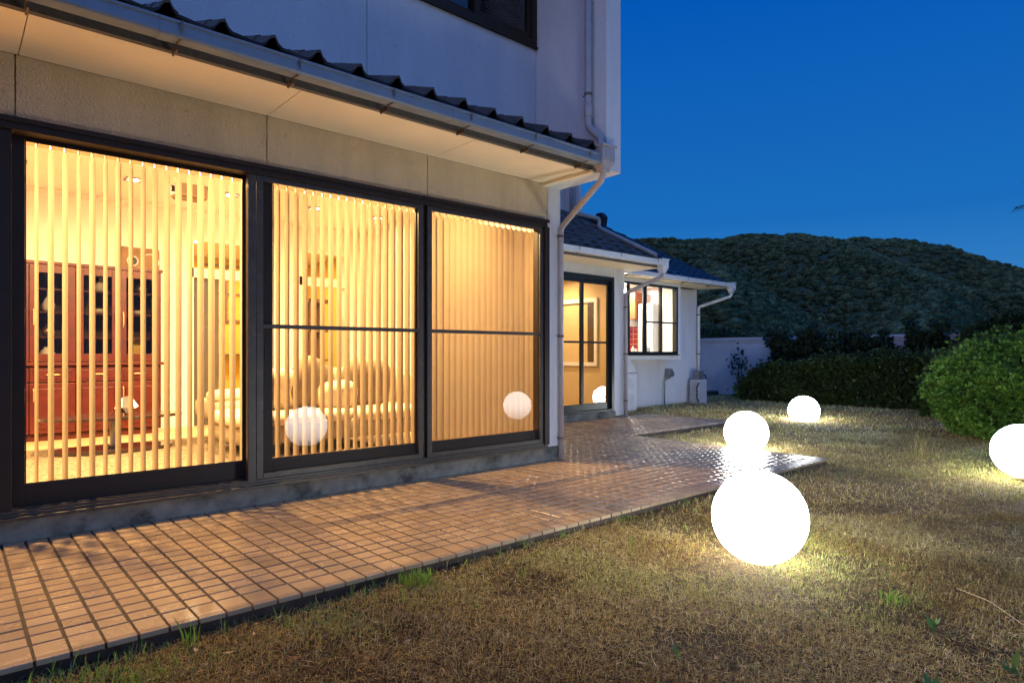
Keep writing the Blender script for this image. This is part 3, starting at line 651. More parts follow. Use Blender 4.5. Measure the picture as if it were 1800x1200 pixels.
downlight(3.6, 9.4, 2.499, 'small round downlight beyond the second doorway', BACK_W, 'rear room downlights', (1, .75, .42))

# ================================================================== VERTICAL BLINDS
def slat_mesh(h):
    pr = [(-.037, .0), (-.018, .0035), (0, .0045), (.018, .0035), (.037, 0)]; v = []; f = []
    zt = h - .03
    for z in (0, zt): v += [(y, x, z) for x, y in pr]
    for i in range(4): f.append((i, i + 1, 5 + i + 1, 5 + i))
    v += [(.0, -.012, h), (.0, .012, h)]; f += [(5, 6, 10), (6, 7, 8, 11, 10), (8, 9, 11)]
    return MB().add(v, f).mesh('slat', SLAT)
SM = slat_mesh(1.965)
clip = MB().box(-.004, .004, -.008, .008, 1.955, 1.99).mesh('slat_clip', PLASTIC_W)
blinds = [(-1.10, .20, 16, 'vertical blind left of the picture edge'), (.285, 1.52, 13, 'half open vertical blind of the leftmost full pane, red cabinet behind'),
          (1.60, 2.90, 5, 'cream vertical blind of the middle pane, in front of the sofa'), (2.93, 4.22, 33, 'nearly closed vertical blind of the pane next to the corner pillar')]
SM = SM
for (x0, x1, ang, lab) in blinds:
    bl = thing('vertical_blind', lab, 'blind', (x0, F0 + .19, .215), 0, 'vertical blinds of the living room')
    obj('headrail', box(0, x1 - x0, -.02, .02, 1.985, 2.025), PLASTIC_W, bl)
    n = int(math.ceil((x1 - x0) / .067))
    for i in range(n):
        a = R(ang + random.gauss(0, 3.5)); s = link('slat', SM, bl, ((i + .5) * .067, 0, 0), a)
        link('slat_clip', clip, s)

# ================================================================== LIVING ROOM FURNITURE
cab = thing('display_cabinet', 'tall cherry red display cabinet with glazed upper doors against the back wall', 'cabinet', (.2, 7.52, FZ))
CW, CH = 1.50, 1.68
obj('carcass', MB().box(0, .02, 0, .42, .05, CH).box(CW - .02, CW, 0, .42, .05, CH).box(.02, CW - .02, .40, .42, .05, CH).box(-.015, CW + .015, -.02, .42, CH, CH + .03).box(.02, CW - .02, .02, .40, 0, .06), CHERRY, cab, bevel=.003)
obj('back_panel', box(.02, CW - .02, .385, .398, .72, CH - .01), CABIN, cab)
obj('counter', box(-.03, CW + .03, -.05, .40, .715, .745), CHERRY, cab, bevel=.004)
for zz in (.98, 1.22, 1.44): obj('shelf', box(.022, CW - .022, .03, .384, zz, zz + .015), CHERRY, cab)
for k in range(4):
    a = .02 + k * .366; b_ = a + .360
    d = obj('glazed_door', MB().box(a, a + .06, -.02, .0, .75, CH - .005).box(b_ - .06, b_, -.02, .0, .75, CH - .005).box(a + .06, b_ - .06, -.02, .0, .75, .83).box(a + .06, b_ - .06, -.02, .0, CH - .08, CH - .005), CHERRY, cab, bevel=.003)
    obj('door_glass', MB().add([(a + .06, -.01, .83), (b_ - .06, -.01, .83), (b_ - .06, -.01, CH - .08), (a + .06, -.01, CH - .08)], [(0, 1, 2, 3)]), GLASSD, d)
    hx = b_ - .03 if k % 2 == 0 else a + .03
    obj('handle', MB().tube([(hx, -.03, 1.10), (hx, -.045, 1.13), (hx, -.045, 1.22), (hx, -.03, 1.25)], .006, 8), BRASS, d)
    d = obj('drawer', MB().box(a, b_, -.02, 0, .56, .70).box(a + .035, b_ - .035, -.028, -.0201, .585, .675), CHERRY, cab, bevel=.004)
    obj('handle', MB().tube([(a + .12, -.03, .63), (a + .13, -.045, .63), (b_ - .13, -.045, .63), (b_ - .12, -.03, .63)], .006, 8), BRASS, d)
    d = obj('lower_door', MB().box(a, b_, -.02, 0, .07, .55).box(a + .05, b_ - .05, -.028, -.0201, .12, .50), CHERRY, cab, bevel=.004)
    obj('handle', MB().tube([(hx, -.03, .38), (hx, -.045, .40), (hx, -.045, .48), (hx, -.03, .50)], .006, 8), BRASS, d)
def vase(x, z, s, kind, lab, m=PORC):
    pr = {'tall': [(.03, 0), (.055, .03), (.06, .08), (.035, .13), (.016, .16), (.014, .21), (.024, .225)], 'bowl': [(.03, 0), (.06, .02), (.075, .05), (.075, .06)], 'round': [(.03, 0), (.065, .04), (.07, .08), (.05, .12), (.025, .135), (.03, .15)], 'plate': [(.02, 0), (.09, .01), (.09, .02)]}[kind]
    return tag(obj('vase', MB().lathe([(r * s, h * s) for r, h in pr], seg=20), m, smooth=True, loc=(x, 7.70, FZ + z)), lab, 'vase', 'porcelain in the display cabinet')
vase(.75, 1.235, .95, 'tall', 'white bottle vase with blue pattern on the upper left cabinet shelf')
vase(.75, .995, .8, 'round', 'small ochre jar on the middle left cabinet shelf', BRASS)
vase(.74, .746, 1.0, 'round', 'round pale pot at the bottom left behind cabinet glass')
vase(1.18, 1.455, .8, 'tall', 'slim white vase on the top shelf of the third door')
vase(1.17, 1.235, .8, 'bowl', 'shallow white bowl under the slim vase')
vase(1.55, 1.455, .8, 'round', 'round beige jar at the top right of the cabinet', BRASS)
vase(1.53, 1.235, .75, 'bowl', 'white bowl on the right hand cabinet shelf')
tag(obj('picture_book', box(1.47, 1.56, 7.66, 7.69, FZ + .747, FZ + 1.0), mat('yellow_paper', (.6, .42, .08), .6)), 'upright yellow book behind the rightmost cabinet glass', 'book')

clk = thing('wall_speaker', 'square brown wooden wall board with two round dials above the cabinet', 'wall clock', (1.58, BY - .02, 2.0))
obj('board', MB().box(-.19, .19, -.05, 0, -.15, .15), OAK, clk, bevel=.02)
for x, r in ((-.075, .05), (.09, .085)):
    ring = []
    for k in range(25): q = k * 2 * math.pi / 24; ring.append((x + r * math.cos(q), -.056, .0 + r * math.sin(q)))
    obj('dial_ring', MB().tube(ring, .006, 6, False), PLASTIC_W, clk)
    d = MB(); c = [(x + (r - .006) * math.cos(k * math.pi / 12), -.0535, (r - .006) * math.sin(k * math.pi / 12)) for k in range(24)]; d.add(c, [tuple(range(24))[::-1]])
    obj('dial_face', d, DARKPL if x < 0 else OAK, clk)
pj = thing('projector', 'pale box projector hanging from the living room ceiling', 'projector', (1.66, 6.30, 2.66))
obj('mount', MB().tube([(0, 0, -.002), (0, 0, -.14)], .018, 10).box(-.06, .06, -.06, .06, -.012, -.001), METALG, pj)
obj('body', MB().box(-.14, .14, -.11, .11, -.25, -.14), mat('projector_case', (.36, .29, .22), .4), pj, bevel=.015)
obj('underside', MB().box(-.12, .12, -.09, .09, -.262, -.251), OAK, pj)
obj('lens', MB().tube([(-.141, -.03, -.19), (-.165, -.03, -.19)], .028, 14), DARKPL, pj)

tag(obj('rug', box(.1, 2.9, 4.70, 6.75, FZ + .002, FZ + .016), RUG), 'speckled brown and cream shaggy rug on the living room floor', 'rug')
ct = thing('coffee_table', 'low oval dark glass coffee table on the shaggy rug', 'coffee table', (1.06, 6.27, FZ + .018))
def oval(rx, ry, z0, z1, k=36): 
    return MB().prism([(rx * math.cos(i * 2 * math.pi / k), ry * math.sin(i * 2 * math.pi / k)) for i in range(k)], z0, z1, 'z')
obj('tabletop', oval(.52, .30, .275, .300), BLACKG, ct, bevel=.004)
obj('base_plate', oval(.44, .24, 0, .030), BLACKG, ct, bevel=.004)
obj('column', MB().lathe([(.05, .03), (.03, .06), (.03, .25), (.06, .275)], seg=20), METALG, ct, smooth=True)
orn = MB(); 
phi = [(0, 0, -.075), (.09, 0, -.01), (.045, .08, -.02), (-.045, .08, -.01), (-.09, 0, -.02), (-.045, -.08, -.01), (.045, -.08, -.02), (0.03, 0.01, .085), (-.03, -.01, .07)]
orn.add(phi, [(0, 2, 1), (0, 3, 2), (0, 4, 3), (0, 5, 4), (0, 6, 5), (0, 1, 6), (7, 1, 2), (7, 2, 3), (8, 7, 3), (8, 3, 4), (8, 4, 5), (7, 8, 5), (7, 5, 6), (7, 6, 1)])
om = orn.mesh('ornament', DARKPL); om.materials.append(WHITE)
for p in om.polygons: p.material_index = 1 if p.index % 3 == 1 else 0
tag(link('ornament', om, None, (1.14, 6.2, FZ + .018 + .302 + .075)), 'faceted black and white ornament standing on the coffee table', 'ornament')

sofa = thing('sofa', 'beige corner sofa with round edged seat cushions', 'sofa', (1.66, 5.05, FZ + .018))
obj('base', MB().sup((.96, .42, .17), (.94, .40, .09), .25), SOFA, sofa, True)
obj('seat_cushion', MB().sup((.50, .40, .285), (.52, .43, .055), .35), CUSH, sofa, True)
obj('seat_cushion', MB().sup((1.40, .40, .275), (.42, .43, .055), .35), CUSH, sofa, True)
obj('backrest', MB().sup((1.45, .80, .42), (.52, .12, .26), .35), SOFA, sofa, True)
obj('armrest', MB().sup((1.83, .42, .38), (.10, .42, .25), .35), SOFA, sofa, True)
obj('chaise', MB().sup((.50, 1.15, .30), (.40, .50, .10), .35), SOFA, sofa, True)
for (x, y) in ((.12, .1), (1.8, .1), (.12, .75), (1.8, .75)): obj('leg', MB().tube([(x, y, 0), (x, y, .10)], .015, 8), METALG, sofa)
def cushion(x, y, z, r, rot, m, lab):
    o = obj('cushion', MB().sup((0, 0, 0), r, .62), m, smooth=True, loc=(x, y, z)); o.rotation_euler = rot; tag(o, lab, 'cushion', 'cushions on the sofa')
cushion(2.12, 5.38, .69, (.20, .08, .19), (.3, .1, .3), CUSH, 'smooth pale cushion at the left of the sofa seat')
cushion(2.40, 5.42, .74, (.22, .09, .22), (.25, .55, .4), KNIT, 'brown knitted cushion tilted between two smooth ones')
cushion(2.62, 5.34, .63, (.19, .09, .13), (.3, -.1, .0), CUSH, 'low smooth cushion in the middle of the sofa')
cushion(3.0, 5.50, .73, (.24, .10, .23), (.25, .0, -.1), KNIT, 'large ribbed cushion leaning against the right of the sofa back')
cushion(2.0, 6.1, .62, (.24, .20, .06), (0, 0, .1), CUSH, 'flat beige cushion lying at the back left of the sofa')
pic = thing('wall_picture', 'pale framed picture on the wall behind the middle pane', 'picture', (4.255, 6.3, 1.55))
obj('frame', MB().box(-.02, .0, -.22, .22, -.3, .3), WHITE, pic, bevel=.004)
obj('print', MB().box(-.024, -.0205, -.12, .12, -.2, .2), mat('abstract_print', (.35, .30, .22), .7, var=.8, vscale=14), pic)

# ================================================================== DINING ANNEX (set back)
AY = 6.59
hp('annex_wall', MB().box(4.445, 5.70, AY, AY + .12, .10, 2.36).box(5.70, 7.965, AY, AY + .12, 2.215, 2.36), STUCCO_S)
hp('annex_pillar', box(7.966, 8.23, AY - .01, AY + .14, .02, 2.36), STUCCO_S, bevel=.003)
hp('annex_plinth', box(4.45, 8.0, AY - .02, AY + .12, -.1, .095), CONC, bevel=.004)
hp('annex_soffit', box(4.445, 8.52, 6.10, AY + .1, 2.362, 2.38), SOFFIT)
hp('annex_fascia', box(4.445, 8.52, 6.085, 6.099, 2.362, 2.47), FASCIA)
hp('annex_side_wall', box(8.10, 8.23, AY + .142, 7.84, .0, 2.6), STUCCO_S)
adoor = hp('patio_door', MB().box(5.70, 7.965, AY - .02, AY + .10, 2.15, 2.213).box(7.905, 7.965, AY - .02, AY + .10, .10, 2.15).box(5.70, 7.905, AY - .02, AY + .10, .097, .135), FRAME_D, bevel=.003)
def asash(x0, x1, y): sash(x0, x1, y, .055, .055, .235, 2.09, FRAME_D, GLASS2, (1.165, 1.195), adoor, .135, 2.15)
asash(5.72, 6.50, AY + .02); asash(6.48, 7.25, AY - .015); asash(7.225, 7.905, AY + .03)
hp('recessed_vent', MB().lathe([(.05, -.004), (.045, -.012)], (6.05, 6.33, 2.361), 16), DARKPL)
ax0, ax1, ay1 = 4.50, 8.09, 9.0
hp('dining_room', MB().box(ax0, ax1, ay1, ay1 + .1, .1, 2.3).box(ax1 - .02, ax1, AY + .15, ay1, .1, 2.3).box(ax0, ax0 + .03, AY + .13, ay1, .1, 2.3), mat('buff_wallpaper', (.62, .46, .24), .85, var=.04))
hp('dining_floor', box(ax0, ax1, AY + .13, ay1, .05, .13), FLOORW)
hp('dining_ceiling', box(ax0, ax1, AY + .13, ay1, 2.28, 2.32), CEIL)
iw = hp('inner_window', MB().box(6.9, 8.0, ay1 - .05, ay1 - .01, 1.86, 1.93).box(6.9, 8.0, ay1 - .05, ay1 - .01, .76, .82).box(6.9, 6.98, ay1 - .05, ay1 - .01, .82, 1.86).box(7.93, 8.0, ay1 - .05, ay1 - .01, .82, 1.86), WHITE)
hp('inner_window_panel', MB().box(7.0, 7.12, ay1 - .04, ay1 - .02, .83, 1.85).box(7.5, 7.62, ay1 - .04, ay1 - .02, .83, 1.85).box(7.0, 7.93, ay1 - .04, ay1 - .02, .83, .87), BROWNW, parent=iw)
hp('inner_window_pane', box(7.0, 7.93, ay1 - .015, ay1 - .012, .83, 1.85), mat('frosted_panel', (.30, .27, .18), .3), parent=iw)
iw2 = hp('inner_window', MB().box(8.03, 8.065, 7.0, 8.7, 1.86, 1.93).box(8.03, 8.065, 7.0, 8.7, .80, .86).box(8.03, 8.065, 7.0, 7.06, .86, 1.86).box(8.03, 8.065, 8.64, 8.7, .86, 1.86), WHITE)
hp('inner_window_panel', MB().box(8.03, 8.06, 7.06, 7.2, .87, 1.85).box(8.03, 8.06, 7.8, 7.94, .87, 1.85), BROWNW, parent=iw2)
ac = thing('air_conditioner', 'white wall air conditioner seen through the patio doors', 'air conditioner', (7.6, 8.85, 2.02))
obj('casing', MB().box(-.40, .40, -.12, .12, -.02, .20), PLASTIC_W, ac, bevel=.03)
obj('louvre', MB().box(-.36, .36, -.125, -.121, .0, .04), METALG, ac)
pl = thing('pendant_lamp', 'small white conical pendant lamp hanging in the dining room', 'lamp', (7.85, 8.2, 1.80))
obj('shade', MB().lathe([(.15, -.05), (.145, -.04), (.05, .03), (.02, .05)], seg=24), PLASTIC_W, pl, smooth=True)
obj('cord', MB().tube([(0, 0, .05), (0, 0, .47)], .004, 6), DARKPL, pl)
obj('bulb', MB().lathe([(.03, -.065), (.035, -.055), (.02, -.04)], seg=12), LAMPW, pl)
downlight(6.5, 7.7, 2.279, 'downlight in the dining room ceiling left of the pendant', DINING_W, 'dining room downlights', (1, .70, .36))
downlight(7.5, 7.6, 2.279, 'downlight in the dining room ceiling right beside the doors', DINING_W, 'dining room downlights', (1, .70, .36))
hopper(8.50, 6.04, 2.50, 1.0, GUTTER_W)
pipe([(8.50, 6.04, 2.28), (8.50, 6.04, 2.22), (8.20, 6.53, 1.98), (8.20, 6.53, -.03)], .030, PIPE, [(8.20, 6.53, 1.75), (8.20, 6.53, 1.0), (8.20, 6.53, .25)])
pipe([(7.87, 7.30, 4.6), (7.87, 7.30, 3.34), (8.40, 7.27, 3.32), (8.40, 7.27, 3.16), (8.42, 6.10, 2.56)], .035, PIPE)

# ================================================================== KITCHEN WING
KY = 7.86
hp('kitchen_wall', MB().box(8.231, 8.60, KY, KY + .12, -.1, 2.42).box(11.18, 12.33, KY, KY + .12, -.1, 2.42).box(8.60, 11.18, KY, KY + .12, -.1, .95), STUCCO_S, bevel=.004)
hp('kitchen_side_wall', MB().prism([(KY + .121, -.1), (14, -.1), (14, 2.5), (10.9, 4.2), (KY + .121, 2.66)], 12.21, 12.328), STUCCO_S)
hp('kitchen_soffit', box(8.0, 12.67, 7.29, KY + .1, 2.422, 2.44), SOFFIT)
hp('kitchen_fascia', box(8.0, 12.67, 7.275, 7.289, 2.422, 2.50), FASCIA)
BYY = 7.50
bay = hp('bay_window', MB().box(8.60, 11.18, BYY, KY - .002, .895, .985).box(8.60, 11.18, BYY, KY - .002, 2.345, 2.42).box(11.07, 11.18, BYY, KY - .002, .985, 2.345).box(8.60, 8.70, BYY, KY - .002, .985, 2.345), mat('bay_paint', (.70, .68, .64), .6, var=.05), bevel=.003)
hp('bay_frame', MB().box(8.70, 11.07, BYY - .012, BYY + .09, .986, 1.045).box(8.70, 11.07, BYY - .012, BYY + .09, 2.30, 2.344).box(11.02, 11.07, BYY - .012, BYY + .09, 1.045, 2.30).box(8.70, 8.75, BYY - .012, BYY + .09, 1.045, 2.30).box(9.93, 10.04, BYY - .012, BYY + .02, 1.045, 2.30).box(10.49, 10.55, BYY + .0, BYY + .05, 1.045, 2.30).box(9.52, 9.58, BYY + .03, BYY + .07, 1.045, 2.30), FRAME_D, parent=bay, bevel=.003)
hp('bay_mid_rail', box(10.04, 11.02, BYY + .0, BYY + .03, 1.60, 1.63), FRAME_D, parent=bay)
hp('bay_sill', box(8.66, 11.10, BYY - .035, BYY - .013, .972, .990), FRAME_D, parent=bay)
hp('bay_pane', MB().add([(8.75, BYY + .05, 1.045), (11.02, BYY + .05, 1.045), (11.02, BYY + .05, 2.30), (8.75, BYY + .05, 2.30)], [(0, 1, 2, 3)]), GLASS, parent=bay)
KX1 = 11.42
hp('kitchen_room', MB().box(8.24, 12.2, 10.4, 10.5, 0, 2.4).box(8.235, 8.26, KY + .13, 10.4, 0, 2.4), WHITE)
hp('kitchen_ceiling', box(8.24, 12.2, KY + .0, 10.4, 2.385, 2.42), WHITE)
hp('kitchen_floor', box(8.24, 12.2, KY + .13, 10.4, -.05, .1), FLOORW)
hp('kitchen_end_wall', box(11.19, 11.30, KY + .125, 10.4, .1, 2.38), PALE_REDT)
for k in range(12): hp('tile_joint', box(11.186, 11.1895, KY + .13, 10.4, 1.0 + k * .11, 1.004 + k * .11), WHITE)
o = hp('red_tiled_wall', box(11.165, 11.185, 8.42, 10.38, .9, 1.60), REDTILE)
hp('kitchen_cupboard', MB().box(10.88, 11.184, 8.42, 9.30, 1.74, 2.30).box(10.88, 11.184, 9.305, 10.3, 1.74, 2.30), REDWOOD, bevel=.004)
rh = thing('range_hood', 'white range hood below the orange kitchen cupboard', 'range hood', (10.95, 9.15, 1.585), R(-90))
obj('canopy', MB().prism([(-.34, .0), (-.34, .05), (-.2, .155), (.27, .155), (.27, 0)], -.6, .6), PLASTIC_W, rh, bevel=.005)
obj('front_lip', MB().box(-.6, .6, -.355, -.341, 0, .035), METALG, rh)
fr = thing('fridge', 'tall white fridge behind the centre of the kitchen window', 'fridge', (11.0, 8.19, .1))
obj('body', MB().box(-.05, .184, -.17, .2, 0, 1.95), WHITE, fr, bevel=.01)
obj('door_line', MB().box(-.054, -.0505, -.17, .2, 1.2, 1.21), METALG, fr)
bo = thing('dish_rack', 'white bottles and dishes on the kitchen window ledge', 'dishes', (10.2, 7.75, .987))
for k, (x, h) in enumerate(((-.25, .16), (-.17, .12), (0.08, .30), (.16, .22), (.24, .18))): obj('bottle', MB().lathe([(.035, 0), (.037, h * .7), (.015, h * .85), (.015, h)], (x, 0, 0), 14), PLASTIC_W, bo, smooth=True)
kl = thing('kitchen_lamp', 'bare bright round lamp at the left of the kitchen window', 'lamp', (9.73, 7.78, 2.20))
obj('bulb', MB().lathe([(.02, -.05), (.045, -.03), (.05, 0), (.04, .035), (.02, .05)], seg=16), LAMPC, kl, smooth=True)
obj('holder', MB().tube([(0, 0, .05), (0, 0, .143)], .02, 10), PLASTIC_W, kl)
d = bpy.data.lights.new('lamp_light', 'POINT'); d.energy = KITCHEN_W * .7; d.shadow_soft_size = .06; d.color = (1, .93, .80); lo = bpy.data.objects.new('lamp_light', d); COL.objects.link(lo); lo.parent = kl; lo.location = (0, .02, -.13)
downlight(9.6, 9.2, 2.384, 'ceiling light over the kitchen stove', KITCHEN_W, 'kitchen lights', (1, .92, .78))
downlight(10.6, 8.6, 2.384, 'ceiling light over the kitchen sink', KITCHEN_W, 'kitchen lights', (1, .92, .78))
hopper(12.66, 7.23, 2.53, 1.0, GUTTER_W)
pipe([(12.66, 7.23, 2.31), (12.66, 7.23, 2.24), (12.30, 7.80, 2.02), (12.30, 7.80, -.03)], .033, GUTTER_W, [(12.30, 7.80, 1.85), (12.30, 7.80, 1.0), (12.30, 7.80, .5)])
# upper block beyond the annex roofs
hp('far_wing_wall', box(5.0, 11.72, 11.3, 14.0, 2.5, 6.6), STUCCO_S)
hp('far_wing_fin', box(11.723, 12.0, 10.95, 14.0, 2.5, 6.6), STUCCO_S)
hp('far_wing_roof', MB().prism([(10.7, 6.61), (10.7, 6.7), (12.8, 7.6), (14.5, 6.61)], 4.6, 12.3), ROOFT)
pipe([(11.60, 10.93, 6.5), (11.60, 10.93, 4.35)], .05, PIPE)
# low outbuilding behind the corner
shed = thing('shed', 'low outbuilding with blue tiled roof and gutter behind the kitchen corner', 'shed', (12.9, 9.8, 0))
obj('wall', MB().box(-.55, .35, .2, 2.6, -.1, 1.85), STUCCO_S, shed)
obj('roof', MB().prism([(-.12, 1.93), (-.12, 1.99), (1.4, 2.6), (2.9, 1.99), (2.9, 1.93)], -.55, .55), ROOFT2, shed)
obj('gutter', MB().prism([(-.22, 2.0), (-.22, 1.91), (-.13, 1.89), (-.12, 2.0)], -.55, .60), GUTTER_W, shed)
obj('downpipe', MB().tube([(.52, -.17, 1.90), (.52, -.17, 1.80), (.36, .15, 1.68), (.36, .15, -.05)], .03, 10), GUTTER_W, shed)

# fittings along the kitchen wall
wh = thing('water_heater', 'white metal cabinet with sloping top beside the annex corner', 'water heater', (9.05, 7.46, -.06))
obj('casing', MB().prism([(-.6, 0), (.64, 0), (.64, .72), (.38, 1.0), (-.6, 1.0)], 0, .39, 'y'), mat('enamel', (.66, .65, .62), .4, var=.05), wh, bevel=.008)
obj('lid_joint', MB().box(-.6, .644, -.004, -.0005, .70, .712), DARKPL, wh)
for z in (.12, .42): obj('vent_panel', MB().box(.02, .54, -.008, -.0005, z, z + .20), mat('enamel_panel', (.60, .59, .56), .45), wh, bevel=.003)
tap = thing('outdoor_tap', 'brass garden tap with hood on a thin pipe against the kitchen wall', 'tap', (11.05, 7.80, -.06))
obj('pipe', MB().tube([(0, 0, 0), (0, 0, .50), (.02, -.02, .54), (.12, -.06, .57)], .014, 10), METALG, tap, True)
obj('hood', MB().prism([(.06, .58), (.20, .60), (.22, .66), (.14, .76), (.07, .74)], -.09, .01, 'y'), METALG, tap, bevel=.006)
pump = thing('outdoor_meter_unit', 'small white meter box with coiled black hose at the kitchen corner', 'meter box', (12.05, 7.66, -.06))
obj('box', MB().box(-.16, .16, -.12, .1, 0, .52), mat('grey_enamel', (.42, .42, .44), .5), pump, bevel=.01)
obj('top_cap', MB().box(-.10, .10, -.08, .06, .521, .70), METALG, pump, bevel=.01)
obj('hose', MB().tube([(-.17 - .09 * abs(math.sin(k * .35)), -.13 - .01 * (k % 3), .25 + .2 * math.cos(k * .35)) for k in range(40)], .014, 8), DARKPL, pump, True)
obj('outlet_pipe', MB().tube([(.10, -.02, .62), (.26, -.02, .60), (.30, -.02, .50), (.22, -.02, .12)], .016, 8), DARKPL, pump, True)

# ================================================================== GARDEN WALL AND FAR BITS
WX = 15.4
gw = thing('garden_wall', 'pale rendered boundary wall with coping behind the hedges', 'wall', (WX, 6, -.1))
gwm = mat('garden_wall_paint', (.55, .54, .58), .85, var=.12, vscale=2, bscale=60, bstr=.2)
obj('wall', MB().box(0, .14, -14, 14, -.3, 1.46), gwm, gw)
obj('coping', MB().box(-.04, .18, -14, 14, 1.461, 1.52).box(-.02, .16, -14, 14, 1.40, 1.425), gwm, gw, bevel=.004)
obj('pier', MB().box(-.16, -.005, 1.56, 1.80, -.3, 1.30).box(-.18, -.006, 1.54, 1.82, 1.301, 1.34), gwm, gw, bevel=.004)
brd = thing('timber_board', 'thin dark timber board lying along the top of the garden wall', 'board', (WX + .05, 9.0, 1.425))
obj('board', MB().box(-.06, .06, -.95, .35, 0, .025), BROWNW, brd)
tr = thing('planter_trough', 'low black troughs stacked at the foot of the garden wall', 'planter', (14.9, 9.35, -.06))
obj('trough', MB().box(-.2, .25, -.35, .3, 0, .10), DARKPL, tr, bevel=.02)
obj('trough', MB().box(-.15, .2, .0, .62, .101, .21), DARKPL, tr, bevel=.02)
obj('trough', MB().box(-.15, .12, .25, .6, .211, .32), DARKPL, tr, bevel=.02)

# ================================================================== LIGHT GLOBES
def globe(x, y, zc, r, lab):
    pr = []; a0 = -1.25
    for k in range(41):
        a = a0 + (math.pi / 2 - a0) * k / 40; pr.append((max(r * math.cos(a), .0005), r * math.sin(a)))
    t = thing('globe_lamp', lab, 'lamp', (x, y, zc), 0, 'glowing white globe lamps on the lawn')
    obj('globe', MB().lathe(pr, seg=64), GLOBE, t, True)
    obj('base_ring', MB().lathe([(r * .33, -r * .975), (r * .33, -r * .94), (r * .28, -r * .93)], seg=32), PLASTIC_W, t)
globe(3.12, 1.625, .167, .233, 'largest nearest glowing globe lamp on the lawn beside the patio edge')
globe(6.60, 3.59, .138, .232, 'glowing globe lamp in the grass right behind the patio corner')
globe(10.2, 4.57, .100, .232, 'smallest farthest glowing globe lamp out on the lawn')
globe(6.75, 1.20, .190, .222, 'glowing globe lamp in front of the round bush, cut by the right picture edge')

# ================================================================== PLANTS
def leaf_cloud(pts, nrm, size, tone, per=5, spread=.7):
    n = len(pts); m = n * per
    base = np.repeat(pts, per, 0); nn = np.repeat(nrm, per, 0)
    d = nn + RNG.normal(0, spread, (m, 3)); d /= np.linalg.norm(d, axis=1, keepdims=True) + 1e-9
    ref = RNG.normal(0, 1, (m, 3)); a = np.cross(d, ref); a /= np.linalg.norm(a, axis=1, keepdims=True) + 1e-9
    c = np.cross(d, a)
    Ls = size * RNG.uniform(.6, 1.3, (m, 1)); W = Ls * .26
    p0 = base; p1 = base + d * Ls * .5 + a * W + c * Ls * .04; p2 = base + d * Ls + c * Ls * -.08; p3 = base + d * Ls * .5 - a * W + c * Ls * .04
    V = np.stack([p0, p1, p2, p3], 1).reshape(-1, 3); F = np.arange(m * 4).reshape(m, 4)
    t = np.repeat(np.repeat(tone, per, 0) * RNG.uniform(.65, 1.35, (m, 1)), 4, 0)
    return V, F, t
def shell(n, surf, depth):
    """surf(u,v)->(p, normal); leaves are spread through a layer under the surface"""
    u, v = RNG.random(n), RNG.random(n); p, q = surf(u, v)
    return p - q * (RNG.random((n, 1)) ** 1.6 * depth), q
def tone_mix(n, dark, light, k=None):
    g = RNG.random((n, 1)) if k is None else k[:, None]
    return np.array(dark) * (1 - g) + np.array(light) * g
def lump(p, s, amp, off=0):
    return (vnoise(p[:, 0] + p[:, 2] * .7, p[:, 1] - p[:, 2] * .9, s, off) - .5) * 2 * amp
# the round bush on the right
def ball(c, r, off):
    def f(u, v):
        th = u * 2 * math.pi; ph = np.arcsin(np.clip(v * 1.75 - .75, -1, 1))
        n = np.stack([np.cos(ph) * np.cos(th), np.cos(ph) * np.sin(th), np.sin(ph)], -1)
        p = n * np.array(r) + np.array(c); p = p + n * (lump(p, 3.2, .08, off) + lump(p, 8, .075, off + 1))[:, None]
        return p, n
    return f
def bush(name, c, r, ns, size, dark, light, lab, cat='bush', off=0, grp=None, per=6):
    t = thing(name, lab, cat, (c[0], c[1], LZ), 0, grp)
    pts, nr = shell(ns, ball(c, r, off), .20 * min(r)); out_ = RNG.random(ns) < .05; pts = pts + nr * (out_ * RNG.uniform(.03, .13, ns))[:, None] + np.array([0, 0, 1]) * (out_ * RNG.uniform(0, .07, ns))[:, None]; k = np.clip((lump(pts, 4, 1, off + 2) + 1) / 2 * .6 + RNG.random(ns) * .5, 0, 1)
    V, F, tn = leaf_cloud(pts, nr, size, tone_mix(ns, dark, light, k), per)
    V[:, 2] = np.maximum(V[:, 2], LZ + .005)
    o = link('foliage', np_mesh('foliage', V - np.array([c[0], c[1], LZ]), F, LEAF, tn), t)
    o2 = obj('dark_core', MB().sup((0, 0, c[2] - LZ), (r[0] * .82, r[1] * .82, min(r[2] * .82, (c[2] - LZ) * 1.2)), 1.0), mat('core_shade', (.02, .022, .012), .95), t, True)  # solid dark core blocks the view through, inner shade put into its colour
    for a in range(3): obj('stem', MB().tube([(.06 * math.cos(a * 2), .06 * math.sin(a * 2), 0), (.3 * math.cos(a * 2), .3 * math.sin(a * 2), c[2])], .02, 6), TWIG, t)
    return t
bush('round_bush', (10.02, 1.77, .50), (.98, .98, .68), 12000, .050, (.025, .075, .010), (.18, .34, .045), 'big rounded bright green bush at the right edge behind the globe lamp', off=1)
